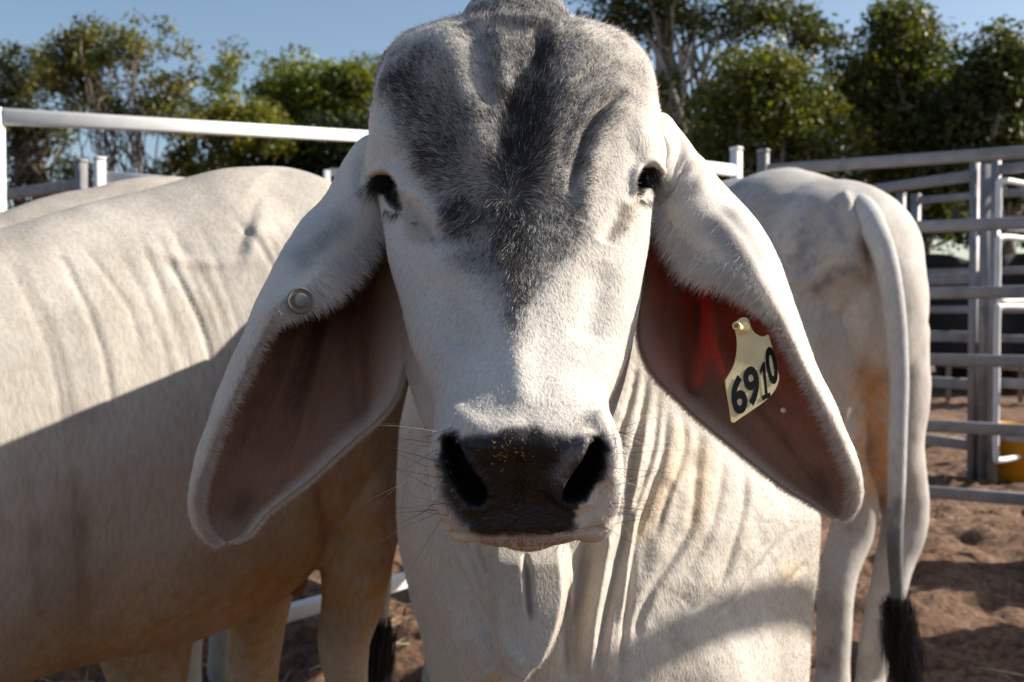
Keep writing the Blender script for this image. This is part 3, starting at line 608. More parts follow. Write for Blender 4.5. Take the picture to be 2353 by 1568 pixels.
# eyes and lashes
M_EYE = simple('eye', (.006, .005, .006), .06)
for (ex, ey), sgn in (((894, 444), -1), ((1482, 418), 1)):
    k = int(np.argmin((ax-ex)**2+(ay-ey)**2)); c0 = hv[k]
    me = mesh_from(*ball(c0+FW*.0165-RT*sgn*.006, (.0175, .0175, .0175), n=20)); e = link('eye', me, M_EYE, BULL); e.location = -BULL.location
    lid = [(862, 414), (872, 408), (886, 406), (899, 412), (907, 424)] if sgn < 0 else [(1466, 424), (1474, 400), (1486, 389), (1498, 387), (1510, 398)]
    lid = catmull(lid, 420); q = [int(np.argmin((ax-x)**2+(ay-y)**2)) for x, y in lid]; n = len(q)
    dn = imgdir(sgn*RNG.uniform(.0, .5, n), RNG.uniform(.9, 1.3, n))-FW[None]*RNG.uniform(-.3, .3, n)[:, None]
    hairs('eyelashes', BULL, hv[q]+RNG.normal(0, .0012, (n, 3)), hn[q], dn, RNG.uniform(.012, .030, n), np.full(n, .00022), np.tile([.012, .010, .012], (n, 1)), curl=.25, jitter=.15, npt=6)
    if sgn > 0: lid2 = catmull([(1466, 452), (1480, 460), (1500, 462), (1514, 455)], 160)
    else: lid2 = catmull([(884, 482), (895, 486), (908, 492), (918, 488)], 120)
    q = [int(np.argmin((ax-x)**2+(ay-y)**2)) for x, y in lid2]; n = len(q)
    hairs('lower_lashes', BULL, hv[q]+RNG.normal(0, .0012, (n, 3)), hn[q], imgdir(RNG.uniform(-.5, .5, n), np.ones(n)), RNG.uniform(.005, .012, n), np.full(n, .00015), np.tile([.06, .055, .06], (n, 1)), curl=.3, jitter=.3)

# ================================================================ ear tags
M_TAG = simple('tag_plastic', (.74, .61, .31), .5, noise=.12, scale=60)
M_INK = simple('ink', (.012, .013, .015), .9); M_INK.node_tree.nodes['Principled BSDF'].inputs['Specular IOR Level'].default_value = .1
M_HOLEDOT = simple('hole_white', (.8, .8, .78), .4)
def zoomP(x, y, d): return P((1500+x/2.6133)/1.0625, (750+y/2.6133)/1.0625, d)
TC = (880., 450.)
def tagpt(x, y, off=0.):                               # the tag hangs in a tilted plane in front of the ear
    d = .884+(x-TC[0])*.00003-(y-TC[1])*.00002-off; return zoomP(x, y, d)
def ncross(a, b): v = np.cross(a, b); return v/np.linalg.norm(v)
tn = ncross(tagpt(900, 450)-tagpt(880, 450), tagpt(880, 470)-tagpt(880, 450)); tn = tn if tn@FW < 0 else -tn
TAGR = empty('ear_tag', Vector(tagpt(820, 130).tolist())); tag(TAGR, 'pale yellow ear tag printed 6910 hanging in the ear', 'ear tag')
TO = [(790,84),(808,70),(830,66),(850,74),(862,96),(872,128),(892,160),(920,180),(950,188),(978,178),(986,184),(1000,232),(1022,310),(1044,410),(1052,448),(1046,480),(1030,520),(1000,562),(950,608),(880,658),(800,712),(768,735),(754,734),(746,722),(738,650),(722,560),(710,478),(714,462),(738,420),(762,376),(776,330),(784,280),(786,220),(780,170),(772,130),(776,100)]
TO = [tuple(q) for q in catmull(TO+[TO[0]], 150)[:-1]]
f = np.array([tagpt(x, y) for x, y in TO]); b = f-tn*.0016; n = len(f)
me = mesh_from(np.vstack([f, b]), [tuple(range(n)), tuple(range(2*n-1, n-1, -1))]+[(i, i+n, (i+1) % n+n, (i+1) % n) for i in range(n)])
put(link('tag_plate', me, M_TAG, smooth=False), TAGR)
o0 = tagpt(TC[0], TC[1]); 
def disc_ring(c, axis, radii, name, m, k=40):          # lathe of (radius, height) about axis
    a = np.array([0, 0, 1.]) if abs(axis[2]) < .9 else np.array([1., 0, 0]); u = ncross(axis, a); v = np.cross(axis, u)
    t = np.linspace(0, 2*math.pi, k, endpoint=False); R = np.array([c+axis*h+(np.cos(t)[:, None]*u+np.sin(t)[:, None]*v)*r for r, h in radii])
    return link(name, mesh_from(*loft(R)), m)
sc_ = 1/2.6133/1.0625/F*.884
put(disc_ring(tagpt(818, 132), tn, [(46*sc_, -.001), (46*sc_, .0018), (40*sc_, .0026), (34*sc_, .0026), (33*sc_, .0045), (24*sc_, .0048)], 'stud_base', M_TAG), TAGR)
ax_ = tn*.8-RT*.6; ax_ /= np.linalg.norm(ax_)
put(disc_ring(tagpt(812, 136), ax_, [(23*sc_, 0), (22*sc_, .011), (27*sc_, .0115), (27*sc_, .0142), (24*sc_, .0150), (15*sc_, .0150), (14*sc_, .009)], 'stud', M_TAG), TAGR)
for ch, (x0, y0), wd, hh in (('6', (746, 706), 96, 246), ('9', (834, 652), 94, 250), ('1', (930, 604), 62, 236), ('0', (972, 514), 66, 240)):
    if ch == '1':
        U_ = [(.08, 0), (.92, 0), (.92, .13), (.66, .13), (.66, 1), (.44, 1), (.10, .83), (.10, .69), (.38, .79), (.38, .13), (.08, .13)]
        q_ = [(x0+wd*a+-.16*hh*b*.55, y0-.42*wd*a-.985*hh*b) for a, b in U_]
        f = np.array([tagpt(a+10, c-6, .0006) for a, c in q_]); put(link('digit', mesh_from(f, [tuple(range(len(U_)))[::-1]]), M_INK, smooth=False), TAGR); continue
    cu = bpy.data.curves.new('t', 'FONT'); cu.body = ch; cu.offset = .034; cu.extrude = 0; cu.resolution_u = 6
    to = bpy.data.objects.new('t', cu); C.objects.link(to); dg = bpy.context.evaluated_depsgraph_get(); dg.update()
    me = bpy.data.meshes.new_from_object(to.evaluated_get(dg)); bpy.data.objects.remove(to)
    v = get_v(me); v[:, 0] = (v[:, 0]-v[:, 0].min())/np.ptp(v[:, 0]); v[:, 1] = (v[:, 1]-v[:, 1].min())/np.ptp(v[:, 1])
    ux, uy = (wd, -.42*wd if ch != '0' else -.5*wd), (-.16*hh, -.985*hh)
    xx = x0+ux[0]*v[:, 0]+uy[0]*v[:, 1]+.14*hh*(1 if ch in '69' else .9)*0; yy = y0+ux[1]*v[:, 0]+uy[1]*v[:, 1]
    set_v(me, np.array([tagpt(a+18, c-6, .0006) for a, c in zip(xx, yy)]))
    put(link('digit', me, M_INK, smooth=False), TAGR)
BT = empty('button_tag', PV(690, 691, .892)); tag(BT, 'small round translucent button tag under the hairy ear fold', 'ear tag')
mB, nB, bB = mat('button_plastic'); bB.inputs['Base Color'].default_value = (.24, .225, .195, 1); bB.inputs['Roughness'].default_value = .35; bB.inputs['Transmission Weight'].default_value = .45
nb_ = -FW*.9+RT*.3+UP*.1; nb_ /= np.linalg.norm(nb_); rr_ = 31/F*.888
put(disc_ring(P(690, 691, .892), nb_, [(rr_*.55, -.001), (rr_*.98, -.001), (rr_, .0), (rr_*.98, .0016), (rr_*.86, .0018), (rr_*.80, .0008), (rr_*.58, .0008), (rr_*.55, .002), (rr_*.4, .0022)], 'disc', mB), BT)
for k in range(26):
    a = k/26*2*math.pi; u_ = ncross(nb_, np.array([0, 0, 1.])); v_ = np.cross(nb_, u_)
SD = disc_ring(P(1800, 943, .955), -FW, [(6.2/F, -.001), (6.2/F, .001), (4.5/F, .0022)], 'ear_hole_dot', M_HOLEDOT, 24); tag(SD, 'tiny white dot for a bright hole in the ear below the yellow tag', 'stud')  # white dot stands in for bright light through an ear hole

# ================================================================ the other cattle
def cow_skin(parts, vox, sm, base, seed, wr=(), tint=()):
    me = remesh(parts, vox, sm); V = get_v(me); N = get_n(me); px, py, dd = proj(V); fc = facing(V, N); fr = sstep(.02, .2, fc)
    V += N*((fbm(V*7, 3, seed)-.5)*.016)[:, None]
    nz = (fbm(V*9, 3, seed+3)-.5)*40
    for pts, r, a in wr: V += N*(a*stroke(px+nz*.5, py+nz*.3, pts, r, True)*fr)[:, None]
    set_v(me, V); px, py, dd = proj(V)
    col = np.array(base)[None]*np.ones((len(V), 1))*(1-.22*np.clip((fbm(V*np.array([11, 11, 6]), 5, seed+9)-.42)*3, 0, 1))[:, None]
    fine = np.clip((fbm(V*60, 3, seed+5)-.45)*4, 0, 1)
    for pts, r, c, k in tint:
        g = (k*np.clip(stroke(px+nz, py+nz, pts, r)*(.55+.6*fine), 0, 1))[:, None]; col = col*(1-g)+np.array(c)[None]*g
    set_col(me, col); set_val(me, np.zeros(len(V)), 'wet'); return me
def T(path): return [P(x, y, d) for x, y, d, r in path], [r/F*d for x, y, d, r in path]
def torso(rows, hw, ax_dir):                           # sections: px, top py, bottom py, depth
    ax = np.array([ax_dir[0], ax_dir[1], 0.]); ax /= np.linalg.norm(ax); sidev = np.array([ax[1], -ax[0], 0])
    n = 60; q = catmull(rows, n); R = []; t = np.linspace(0, 2*math.pi, 64, endpoint=False)
    for i in range(n):
        x, ty, by, d, wf = q[i]; top = P(x, ty, d); bot = P(x, by, d); c = (top+bot)/2; hz = (top[2]-bot[2])/2
        wob = np.where(np.sin(t) > 0, 1-.22*np.sin(t)**2, 1)
        R.append(c+np.outer(np.cos(t)*hw*wf*wob, sidev)+np.outer(np.sin(t)*hz, [0, 0, 1.]))
    return loft(np.array(R))
# --- bull standing on the left, tail end towards the middle
BL = empty('bull', (-.45, 1.95, 0)); tag(BL, 'white bull seen from its flank, half in shade, with brown scrotum', 'bull', 'white cattle in the yard')
rows = [(905, 640, 1050, 2.22, .45), (860, 540, 1170, 2.18, .72), (790, 452, 1240, 2.12, .9), (700, 398, 1290, 2.06, 1.0), (600, 386, 1385, 1.99, 1.0), (450, 402, 1462, 1.91, 1.0), (250, 458, 1512, 1.81, 1.02), (50, 515, 1560, 1.71, 1.02), (-180, 580, 1640, 1.61, 1.0), (-420, 650, 1700, 1.53, .9), (-650, 720, 1720, 1.46, .7)]
parts = [torso(rows, .25, (-.78, -.62))]
for path in ([(812,860,2.02,105),(822,1050,1.98,104),(822,1230,1.97,92),(812,1370,1.97,72),(790,1480,2.0,58),(800,1590,2.05,46),(800,1760,2.03,40),(795,1900,2.0,44),(790,2010,1.98,54)],
             [(640,1130,2.25,120),(612,1300,2.25,78),(590,1430,2.28,66),(580,1560,2.33,58),(590,1700,2.35,42),(588,1830,2.33,46),(584,1850,2.3,50)],
             [(-60,1200,1.62,170),(-80,1550,1.6,110),(-90,1800,1.6,76),(-90,2100,1.6,58),(-90,2290,1.58,66)],
             [(330,1400,2.0,130),(345,1600,1.98,80),(350,1750,1.97,60),(350,1950,1.95,48),(350,2040,1.94,58)]):
    p, r = T(path); parts.append(tube(p, r))
parts.append(tube([W(-1.02, 1.30, 1.0), W(-1.25, 1.05, 1.1), W(-1.4, .92, 1.15)], [.24, .17, .13])); parts.append(tube([W(-1.42, .92, 1.18), W(-1.52, .78, .98), W(-1.56, .72, .84)], [.12, .09, .065]))
wr = []
for i in range(17):                                    # skin creases running down the ribs
    x0 = RNG.uniform(-10, 690); y0 = 560-.13*x0+RNG.uniform(0, 60); L_ = 480+RNG.uniform(-60, 160)-i*12
    wr.append(([(x0-60, y0-10), (x0+8, y0+L_*.3), (x0+60, y0+L_*.62), (x0+86, y0+L_)], 6+RNG.uniform(0, 3), -RNG.uniform(.0008, .0032)))
    wr.append(([(x0-42, y0), (x0+30, y0+L_*.3), (x0+84, y0+L_*.62), (x0+108, y0+L_)], 18, RNG.uniform(.0, .0010)))
wr += [([(170,1060),(182,1180),(190,1350),(185,1480)], 11, -.006), ([(280,1080),(296,1140),(308,1200)], 9, -.004), ([(60,1040),(75,1150),(80,1300)], 12, -.005), ([(345,1340),(352,1400),(362,1450)], 7, -.004),
       ([(590,420),(640,470),(690,520)], 50, -.006), ([(560,540),(620,560),(700,600)], 60, .012), ([(330,570),(430,600),(520,605),(600,590)], 14, .004), ([(740,1100),(760,1200),(765,1260)], 22, -.014), ([(860,900),(850,1100),(845,1250)], 40, .01)]
tint = [([(190,1150),(195,1450)], 14, (.20, .11, .05), .45), ([(80,1200),(82,1400)], 14, (.2, .12, .07), .3), ([(610,545),(650,565)], 16, (.35, .27, .2), .5), ([(560,440),(640,470)], 30, (.45, .36, .28), .35), ([(150,600),(170,618)], 7, (.15, .12, .1), .6),
        ([(150,1560),(400,1470),(600,1380),(760,1250)], 140, (.44, .26, .09), .85), ([(840,900),(830,1350)], 130, (.44, .26, .09), .85), ([(600,1350),(585,1560)], 80, (.42, .25, .10), .7), ([(820,700),(850,900)], 80, (.42, .27, .12), .5), ([(390,590),(450,605)], 16, (.5, .38, .28), .5)]  # golden belly and legs: light bounced off the dirt, painted into the coat
me = cow_skin(parts, .0055, 12, (.50, .46, .405), 40, wr, tint); b = link('body', me, M_HIDE_FAR, BL); b.location = -BL.location
me = mesh_from(*ball(P(682, 1318, 2.12), (.022, .03, .045))); o = link('scrotum', me, simple('scrotum_skin', (.16, .06, .035), .6, noise=.3, scale=30, bump=.3), BL); o.location = -BL.location
M_SWITCH = hair_mat('tail_hair')
def switch(parent, path, spread, n, ln, name='tail_switch'):
    p = np.array([P(x, y, d) for x, y, d in path]); q = catmull(p, 60); k = RNG.integers(0, 60, n)
    r0 = q[k]+RNG.normal(0, spread, (n, 3)); t = np.gradient(q, axis=0)[k]; t /= np.linalg.norm(t, axis=1)[:, None]
    return hairs(name, parent, r0, np.tile(RT, (n, 1)), t, ln*RNG.uniform(.5, 1.2, n), np.full(n, .0007), np.tile([.012, .010, .010], (n, 1))*RNG.uniform(.5, 2.2, (n, 1)), curl=.0, jitter=.10, npt=6)
p, r = T([(905,640,2.32,22),(918,800,2.36,20),(912,1000,2.36,18),(895,1200,2.34,15),(880,1440,2.3,12)]); me = mesh_from(*tube(p, r)); set_col(me, np.tile([.6, .55, .5], (len(me.vertices), 1))); set_val(me, np.zeros(len(me.vertices)), 'wet'); o = link('tail', me, M_HIDE_FAR, BL); o.location = -BL.location
switch(BL, [(880,1430,2.3),(872,1520,2.29),(876,1640,2.28)], .010, 2600, .16)
switch(BL, [(880,1480,2.3),(900,1560,2.29),(925,1640,2.28)], .003, 160, .12)
# --- bull behind it, only its back showing
BB = empty('bull', (-1.2, 2.75, 0)); tag(BB, 'white bull behind the shaded one, only its back line showing', 'bull', 'white cattle in the yard')
rows = [(560, 470, 1000, 3.0, .5), (480, 420, 1050, 2.95, .8), (380, 405, 1120, 2.88, .95), (250, 428, 1150, 2.8, 1), (120, 456, 1180, 2.72, 1), (0, 490, 1200, 2.64, 1), (-200, 540, 1230, 2.5, 1), (-420, 585, 1260, 2.36, .9)]
parts = [torso(rows, .25, (-.85, -.5))]
for x, d in ((420, 2.9), (520, 3.1), (-300, 2.45), (-150, 2.7)):
    y = 720+1.05*F/d; p, r = T([(x, 1000, d, 110), (x, 1250, d, 60), (x+4, y-140, d, 40), (x, y-25, d, 42)]); parts.append(tube(p, r))
parts.append(tube([W(-1.55, 2.2, 1.2), W(-1.85, 1.95, 1.3), W(-2.0, 1.8, 1.15), W(-2.1, 1.7, .95)], [.2, .14, .12, .07]))
me = cow_skin(parts, .012, 8, (.50, .455, .40), 61, [([(0,470),(200,440),(380,400)], 30, .006)]); b = link('body', me, M_HIDE_FAR, BB); b.location = -BB.location
# --- bull at the right, seen from behind
BR = empty('bull', (.75, 3.3, 0)); tag(BR, 'white bull standing tail towards the camera, grey dappled rump with painted bluish shade', 'bull', 'white cattle in the yard')
parts = [ball(P(1800, 560, 3.25), (.27, .30, .215), n=20), ball(P(1905, 600, 3.08), (.255, .24, .23), n=20), ball(P(1985, 690, 3.05), (.165, .20, .27), n=20), ball(P(1840, 690, 3.15), (.23, .26, .27), n=20),
         ball(P(1700, 640, 3.7), (.30, .65, .33), n=20), ball(P(1600, 650, 4.3), (.28, .5, .32), n=20), ball(P(1790, 455, 3.35), (.13, .2, .09), n=16), ball(P(1880, 452, 3.12), (.07, .08, .055), n=16)]
for path in ([(1850,800,3.05,150),(1895,930,3.02,102),(1925,1060,3.0,64),(1962,1150,3.02,54),(1958,1215,3.02,50),(1924,1330,2.98,43),(1915,1480,2.95,42),(1912,1580,2.93,42),(1908,1612,2.91,44)],
             [(2040,760,3.05,88),(2050,900,3.05,84),(2046,1040,3.06,76),(2078,1160,3.08,55),(2074,1225,3.08,50),(2042,1350,3.05,42),(2012,1480,3.02,40),(2000,1570,3.0,38),(1996,1600,2.98,42)]):
    p, r = T(path); parts.append(tube(p, r))
for x, d in ((1560, 4.35), (1690, 4.45)):
    y = 720+1.05*F/d; p, r = T([(x, 850, d, 70), (x, 1000, d, 50), (x, y-100, d, 30), (x, y-20, d, 34)]); parts.append(tube(p, r))
parts.append(tube([P(1560, 600, 4.6), P(1530, 560, 4.9), P(1520, 600, 5.1), P(1518, 700, 5.2)], [.2, .15, .12, .06]))
wr = [([(1985,520),(2015,600),(2040,720),(2048,850)], 20, -.022), ([(1870,480),(1862,560),(1850,640)], 26, -.020), ([(1910,470),(1935,520),(1950,560)], 14, -.014), ([(1890,560),(1930,600),(1960,660)], 40, .012), ([(1700,520),(1760,560),(1820,640)], 60, -.010),
      ([(1950,700),(1900,720),(1870,735)], 14, .006), ([(2010,760),(1990,900),(1955,1000)], 16, -.010), ([(1935,440),(1960,480)], 12, .012), ([(1960,460),(1990,500)], 9, -.008)]
tint = [([(1700,450),(1760,560),(1800,700)], 80, (.22, .23, .26), .6), ([(1860,500),(1850,620)], 55, (.16, .18, .22), .65), ([(1960,620),(1905,650),(1880,665)], 20, (.13, .12, .12), .8), ([(1985,560),(1992,640)], 22, (.35, .22, .12), .6), ([(2045,760),(2050,900)], 14, (.3, .2, .15), .3),  # bluish rump strokes carry shade painted into the coat
        ([(1960,1180),(1950,1215)], 16, (.2, .15, .12), .4), ([(2006,900),(2010,1110)], 56, (.60, .30, .12), 1.1), ([(1905,1500),(1900,1530)], 22, (.2, .15, .1), .6), ([(1980,1520),(1985,1560)], 18, (.2, .15, .1), .5), ([(1940,420),(2000,460)], 40, (.35, .36, .38), .35)]  # orange inner thigh is sunlit bounce put into the tint
me = cow_skin(parts, .009, 9, (.54, .50, .46), 83, wr, tint); b = link('body', me, M_HIDE_FAR, BR); b.location = -BR.location
p, r = T([(1930,455,3.1,24),(1978,480,2.93,33),(2012,535,2.85,30),(2038,610,2.82,27),(2056,720,2.81,25),(2066,860,2.80,22),(2063,1000,2.79,21),(2060,1120,2.79,20),(2056,1260,2.78,18),(2064,1410,2.78,13)])
me = mesh_from(*tube(p, r, n=120)); V = get_v(me); px, py, _ = proj(V); g = sstep(1050, 1250, py+(fbm(V*40, 3)-.5)*200)[:, None]; c = np.array([.60, .60, .60])[None]*(1-.3*fbm(V*25, 3, 4))[:, None]
set_col(me, c*(1-g*.8)+.05*g*.8); set_val(me, np.zeros(len(V)), 'wet'); o = link('tail', me, M_HIDE_FAR, BR); o.location = -BR.location
switch(BR, [(2060,1385,2.78),(2070,1450,2.78),(2080,1505,2.78)], .015, 9000, .10)

# ================================================================ ground, sky band, yard
def dirt():
    m, n, b = mat('dirt'); tc = nd(n, 'ShaderNodeTexCoord')
    a = nd(n, 'ShaderNodeTexNoise', Scale=1.3, Detail=8, Roughness=.65); n.links.new(tc.outputs['Object'], a.inputs[0])
    f = nd(n, 'ShaderNodeTexNoise', Scale=34, Detail=8, Roughness=.7); n.links.new(tc.outputs['Object'], f.inputs[0])
    c = ramp(n, a.outputs[0], [(.30, (.12, .062, .036)), (.50, (.23, .125, .072)), (.72, (.36, .225, .135))])
    c = mixc(n, c, ramp(n, f.outputs[0], [(.38, (.22, .19, .17)), (.58, (1, 1, 1))]), .85, 'MULTIPLY'); n.links.new(c, b.inputs['Base Color']); b.inputs['Roughness'].default_value = .95
    bp = nd(n, 'ShaderNodeBump', Strength=.9, Distance=.03); n.links.new(f.outputs[0], bp.inputs['Height']); n.links.new(bp.outputs[0], b.inputs['Normal']); return m
M_DIRT = dirt()
def grid_xy(xs, ys, zf):
    X, Y = np.meshgrid(xs, ys); Vg = np.stack([X, Y, np.zeros_like(X)], -1).reshape(-1, 3); Vg[:, 2] = zf(Vg)
    nx, ny = len(xs), len(ys); i = np.arange(ny-1)[:, None]*nx; j = np.arange(nx-1)[None]
    return Vg, np.stack([i+j, i+j+1, i+nx+j+1, i+nx+j], -1).reshape(-1, 4)
def gz(v): return ((fbm(v*np.array([2.2, 4.5, 1]), 4, 91)-.5)*.12+(fbm(v*np.array([9, 16, 1]), 3, 95)-.5)*.12)*np.clip(1-(v[:, 1]-9)/8, .15, 1)
xs = np.concatenate([np.linspace(-400, -6, 40)[:-1], np.linspace(-6, 9, 420), np.linspace(9, 400, 40)[1:]]); ys = np.concatenate([np.linspace(-60, -1, 14)[:-1], np.linspace(-1, 10, 420), np.linspace(10, 26, 80)[1:], np.linspace(26, 700, 40)[1:]])
Vg, Qg = grid_xy(xs, ys, gz); g = link('ground', mesh_from(Vg, Qg), M_DIRT); tag(g, kind='structure')
# straw and chaff lying on the dirt
M_STRAW = hair_mat('straw', .8)
n = 5200; R = np.stack([RNG.uniform(-1.6, 4.5, n), RNG.uniform(1.2, 9, n), np.zeros(n)], 1); keep = fbm(R*1.1, 3, 55) > .47; R = R[keep]; n = len(R); R[:, 2] = gz(R)+.004
an = RNG.uniform(0, 6.28, n); dv = np.stack([np.cos(an), np.sin(an), RNG.uniform(0, .35, n)], 1)
st = hairs('straw', None, R, np.tile([0, 0, 1.], (n, 1)), dv, RNG.uniform(.03, .16, n), np.full(n, .0022), np.array([.60, .50, .32])[None]*RNG.uniform(.5, 1.15, (n, 1)), curl=.12, jitter=.05, mat_=M_STRAW); tag(st, 'dry straw scattered over the red dirt', 'straw', kind='stuff')

M_GALV = simple('galvanised_steel', (.27, .262, .27), .55, .25, noise=.25, scale=14, bump=.05)
M_SUNLIT = simple('sunlit_steel', (.74, .74, .73), .5, 0, noise=.10, scale=9)  # paler copy of the yard steel for sunlit rails, light put into colour
M_RED = simple('red_paint', (.45, .03, .03), .5)
import bmesh
def bar(a, b, w_, h_, up=(0, 0, 1)):                    # rounded rectangular hollow-section bar as loft
    a, b = np.array(a, float), np.array(b, float); t = b-a; t /= np.linalg.norm(t); up = np.array(up, float)
    s = np.cross(t, up); s /= np.linalg.norm(s); u = np.cross(s, t); r = min(w_, h_)*.22; sec = []
    for cx_, cy_, a0 in ((w_/2-r, h_/2-r, 0), (-w_/2+r, h_/2-r, 90), (-w_/2+r, -h_/2+r, 180), (w_/2-r, -h_/2+r, 270)):
        for k in range(4): an = math.radians(a0+30*k); sec.append((cx_+r*math.cos(an), cy_+r*math.sin(an)))
    sec = np.array(sec); ring = sec[:, :1]*s+sec[:, 1:]*u
    return loft(np.array([a+ring, b+ring]))
def panel(label, a, b, tops, zs, m, posts=True, rw=.042, rh=.06, pw=.05, z0=0., caps=True, group='cattle yard panels', name='yard_panel', round_=False):
    a = np.array([a[0], a[1], 0.]); b = np.array([b[0], b[1], 0.]); t = (b-a)/np.linalg.norm(b-a)
    root = empty(name, Vector(a.tolist())); tag(root, label, 'fence panel' if name != 'gate' else 'gate', group)
    for p_ in (a, b) if posts else ():
        q = bar(p_+[0, 0, z0], p_+[0, 0, tops], pw, pw, up=t); put(link('post', mesh_from(*q), m), root)
        if caps: q = bar(p_+[0, 0, tops+.001], p_+[0, 0, tops+.016], pw*1.12, pw*1.12, up=t); put(link('post_cap', mesh_from(*q), m), root)
    for z in zs:
        off = t*(pw/2 if posts else 0); q = bar(a+off+[0, 0, z], b-off+[0, 0, z], rw, rh); put(link('rail', mesh_from(*q), m), root)
    return root
def gnd(px, d): v = P(px, 720, d); return (v[0], v[1])
ZR = [.24, .54, .84, 1.14, 1.44, 1.745]
a, b_ = gnd(1752, 5.36), gnd(2353, 4.76); L_ = np.array(b_)-np.array(a); e2 = np.array(a)+L_*1.75
NP_ = panel('galvanised yard panel on the right, closest, with a red smear', a, e2, 1.83, ZR, M_GALV, rh=.054)
q = P(2245, 335, 4.86); me = mesh_from(*bar(np.array([q[0]-.045, q[1]-.045*-.63-.03, 1.752]), np.array([q[0]+.045, q[1]-.045*.63-.03, 1.752]), .004, .03)); put(link('paint_smear', me, M_RED), NP_)
p0 = gnd(1690, 5.62); p1 = gnd(1460, 5.2)
panel('short lit panel end just left of the right hand yard panel', p0, p1, 1.83+.05, [z+.03 for z in ZR], M_SUNLIT)
# panels further back on the right
a, b_ = gnd(2237, 6.9), gnd(1880, 8.2)
panel('shaded panel behind the standing bull meeting the gate post', a, b_, 1.05+345/F*6.9, [1.05+(720-y)/F*6.9 for y in (405, 640, 775, 885, 1025)], M_GALV, rh=.07, pw=.05)
a, b_ = gnd(2068, 9.6), gnd(1850, 10.2); panel('far panel with its end post beside the tail', a, b_, 1.05+270/F*9.6, [1.05+(720-y)/F*9.6 for y in (470, 590, 712, 850)], M_GALV, pw=.07)
a, b_ = gnd(2102, 9.4), gnd(2420, 8.6); panel('far panel with three rails seen between the posts', a, b_, 1.05+268/F*9.4, [1.05+(720-y)/F*9.4 for y in (462, 628, 668, 712, 775)], M_GALV, pw=.07)
bp_ = empty('fence_post', Vector((*gnd(2262, 6.85), 0))); tag(bp_, 'slim galvanised post squeezed between two thicker posts', 'post', 'yard posts')
g_ = gnd(2262, 6.85); put(link('post', mesh_from(*bar((g_[0], g_[1], 0), (g_[0], g_[1], 1.05+340/F*6.85), .06, .06, up=(1, 0, 0))), M_GALV), bp_)
a, b_ = gnd(2285, 6.75), gnd(2560, 6.2); panel('shaded panel at the right edge behind the gate', a, b_, 1.05+350/F*6.75, [1.05+(720-y)/F*6.75 for y in (392, 880, 1000)], M_GALV, pw=.05)
# gate with rounded pipe corners
GA = np.array([*gnd(2292, 6.6), 0]); GB = np.array([*gnd(2620, 7.9), 0]); gt = empty('gate', Vector(GA.tolist())); tag(gt, 'white pipe gate with rounded corners at the right edge', 'gate')
def zg(y): return 1.05+(720-y)/F*6.6
for y1, y2 in ((415, 520), (545, 690), (705, 1060)):
    h0, h1 = zg(y2), zg(y1); A, B = GA, GB; t = (B-A)/np.linalg.norm(B-A); r = .05; pth = []
    for c_, s_, a0 in ((A+t*r, 1, 180), (B-t*r, -1, 90)):
        pass
    loop = [A+t*.3+[0, 0, h0], A+t*r+[0, 0, h0], A+[0, 0, h0+r], A+[0, 0, (h0+h1)/2], A+[0, 0, h1-r], A+t*r+[0, 0, h1], A+t*.5+[0, 0, h1], B+[0, 0, h1], B+[0, 0, h0], A+t*.3+[0, 0, h0]]
    put(link('gate_frame', mesh_from(*tube(np.array(loop), [.019]*len(loop), n=200, k=10)), M_SUNLIT), gt)
# left side fence
a, b_ = P(4, 268, 3.9), P(980, 322, 6.1); LP = empty('yard_panel', Vector((a[0], a[1], 0))); tag(LP, 'white top railed panel behind the bulls on the left', 'fence panel', 'cattle yard panels')
put(link('rail', mesh_from(*bar(a, b_, .045, .058)), M_SUNLIT), LP); dz = a-b_; up0 = a.copy(); up0[2] = 0
for z in (1.42, 1.1, .8, .5, .2):
    put(link('rail', mesh_from(*bar((a[0], a[1], z), (b_[0], b_[1], z), .045, .05)), M_SUNLIT), LP) if z < .6 else None
put(link('post', mesh_from(*bar((a[0]-.02, a[1], 0), (a[0]-.02, a[1], a[2]+.03), .05, .05, up=(1, 0, 0))), M_SUNLIT), LP); put(link('post', mesh_from(*bar((b_[0], b_[1], 0), (b_[0], b_[1], b_[2]+.06), .05, .05, up=(1, 0, 0))), M_SUNLIT), LP)
a, b_ = gnd(190, 5.6), gnd(-160, 6.7); panel('grey panel end rising behind the left bull, dark side to us', a, b_, 1.05+345/F*5.6, [1.05+(720-y)/F*5.6 for y in (425, 600, 780, 960, 1140)], M_GALV)
a, b_ = gnd(232, 5.55), gnd(640, 6.2); panel('pale panel starting at the post behind the white back', a, b_, 1.05+350/F*5.55, [1.05+(720-y)/F*5.55 for y in (408, 590, 770, 950, 1130)], M_SUNLIT)
a, b_ = gnd(752, 8.4), gnd(980, 8.6); panel('small pale panel corner beside the ear, in front of dark trees', a, b_, 1.05+327/F*8.4, [1.05+(720-y)/F*8.4 for y in (397, 560, 720, 880)], M_SUNLIT, caps=False)
# low rails on the ground between the legs
a, b_ = on_z(560, 1438, .13), on_z(1010, 1312, .13); BRL = empty('yard_panel', Vector(a.tolist())); tag(BRL, 'low white rail near the dirt seen between the legs', 'fence panel', 'cattle yard panels')
put(link('rail', mesh_from(*bar(a, b_, .045, .05)), M_SUNLIT), BRL)
# panel standing to the sun side, outside the frame: throws the band of shade over the chest
SP = panel('galvanised yard panel beside the bull on the sunny side', (1.35, 1.245), (2.95, 2.655), 1.58, [.3, .6, .9, 1.2, 1.54], M_GALV, rh=.030, rw=.028)

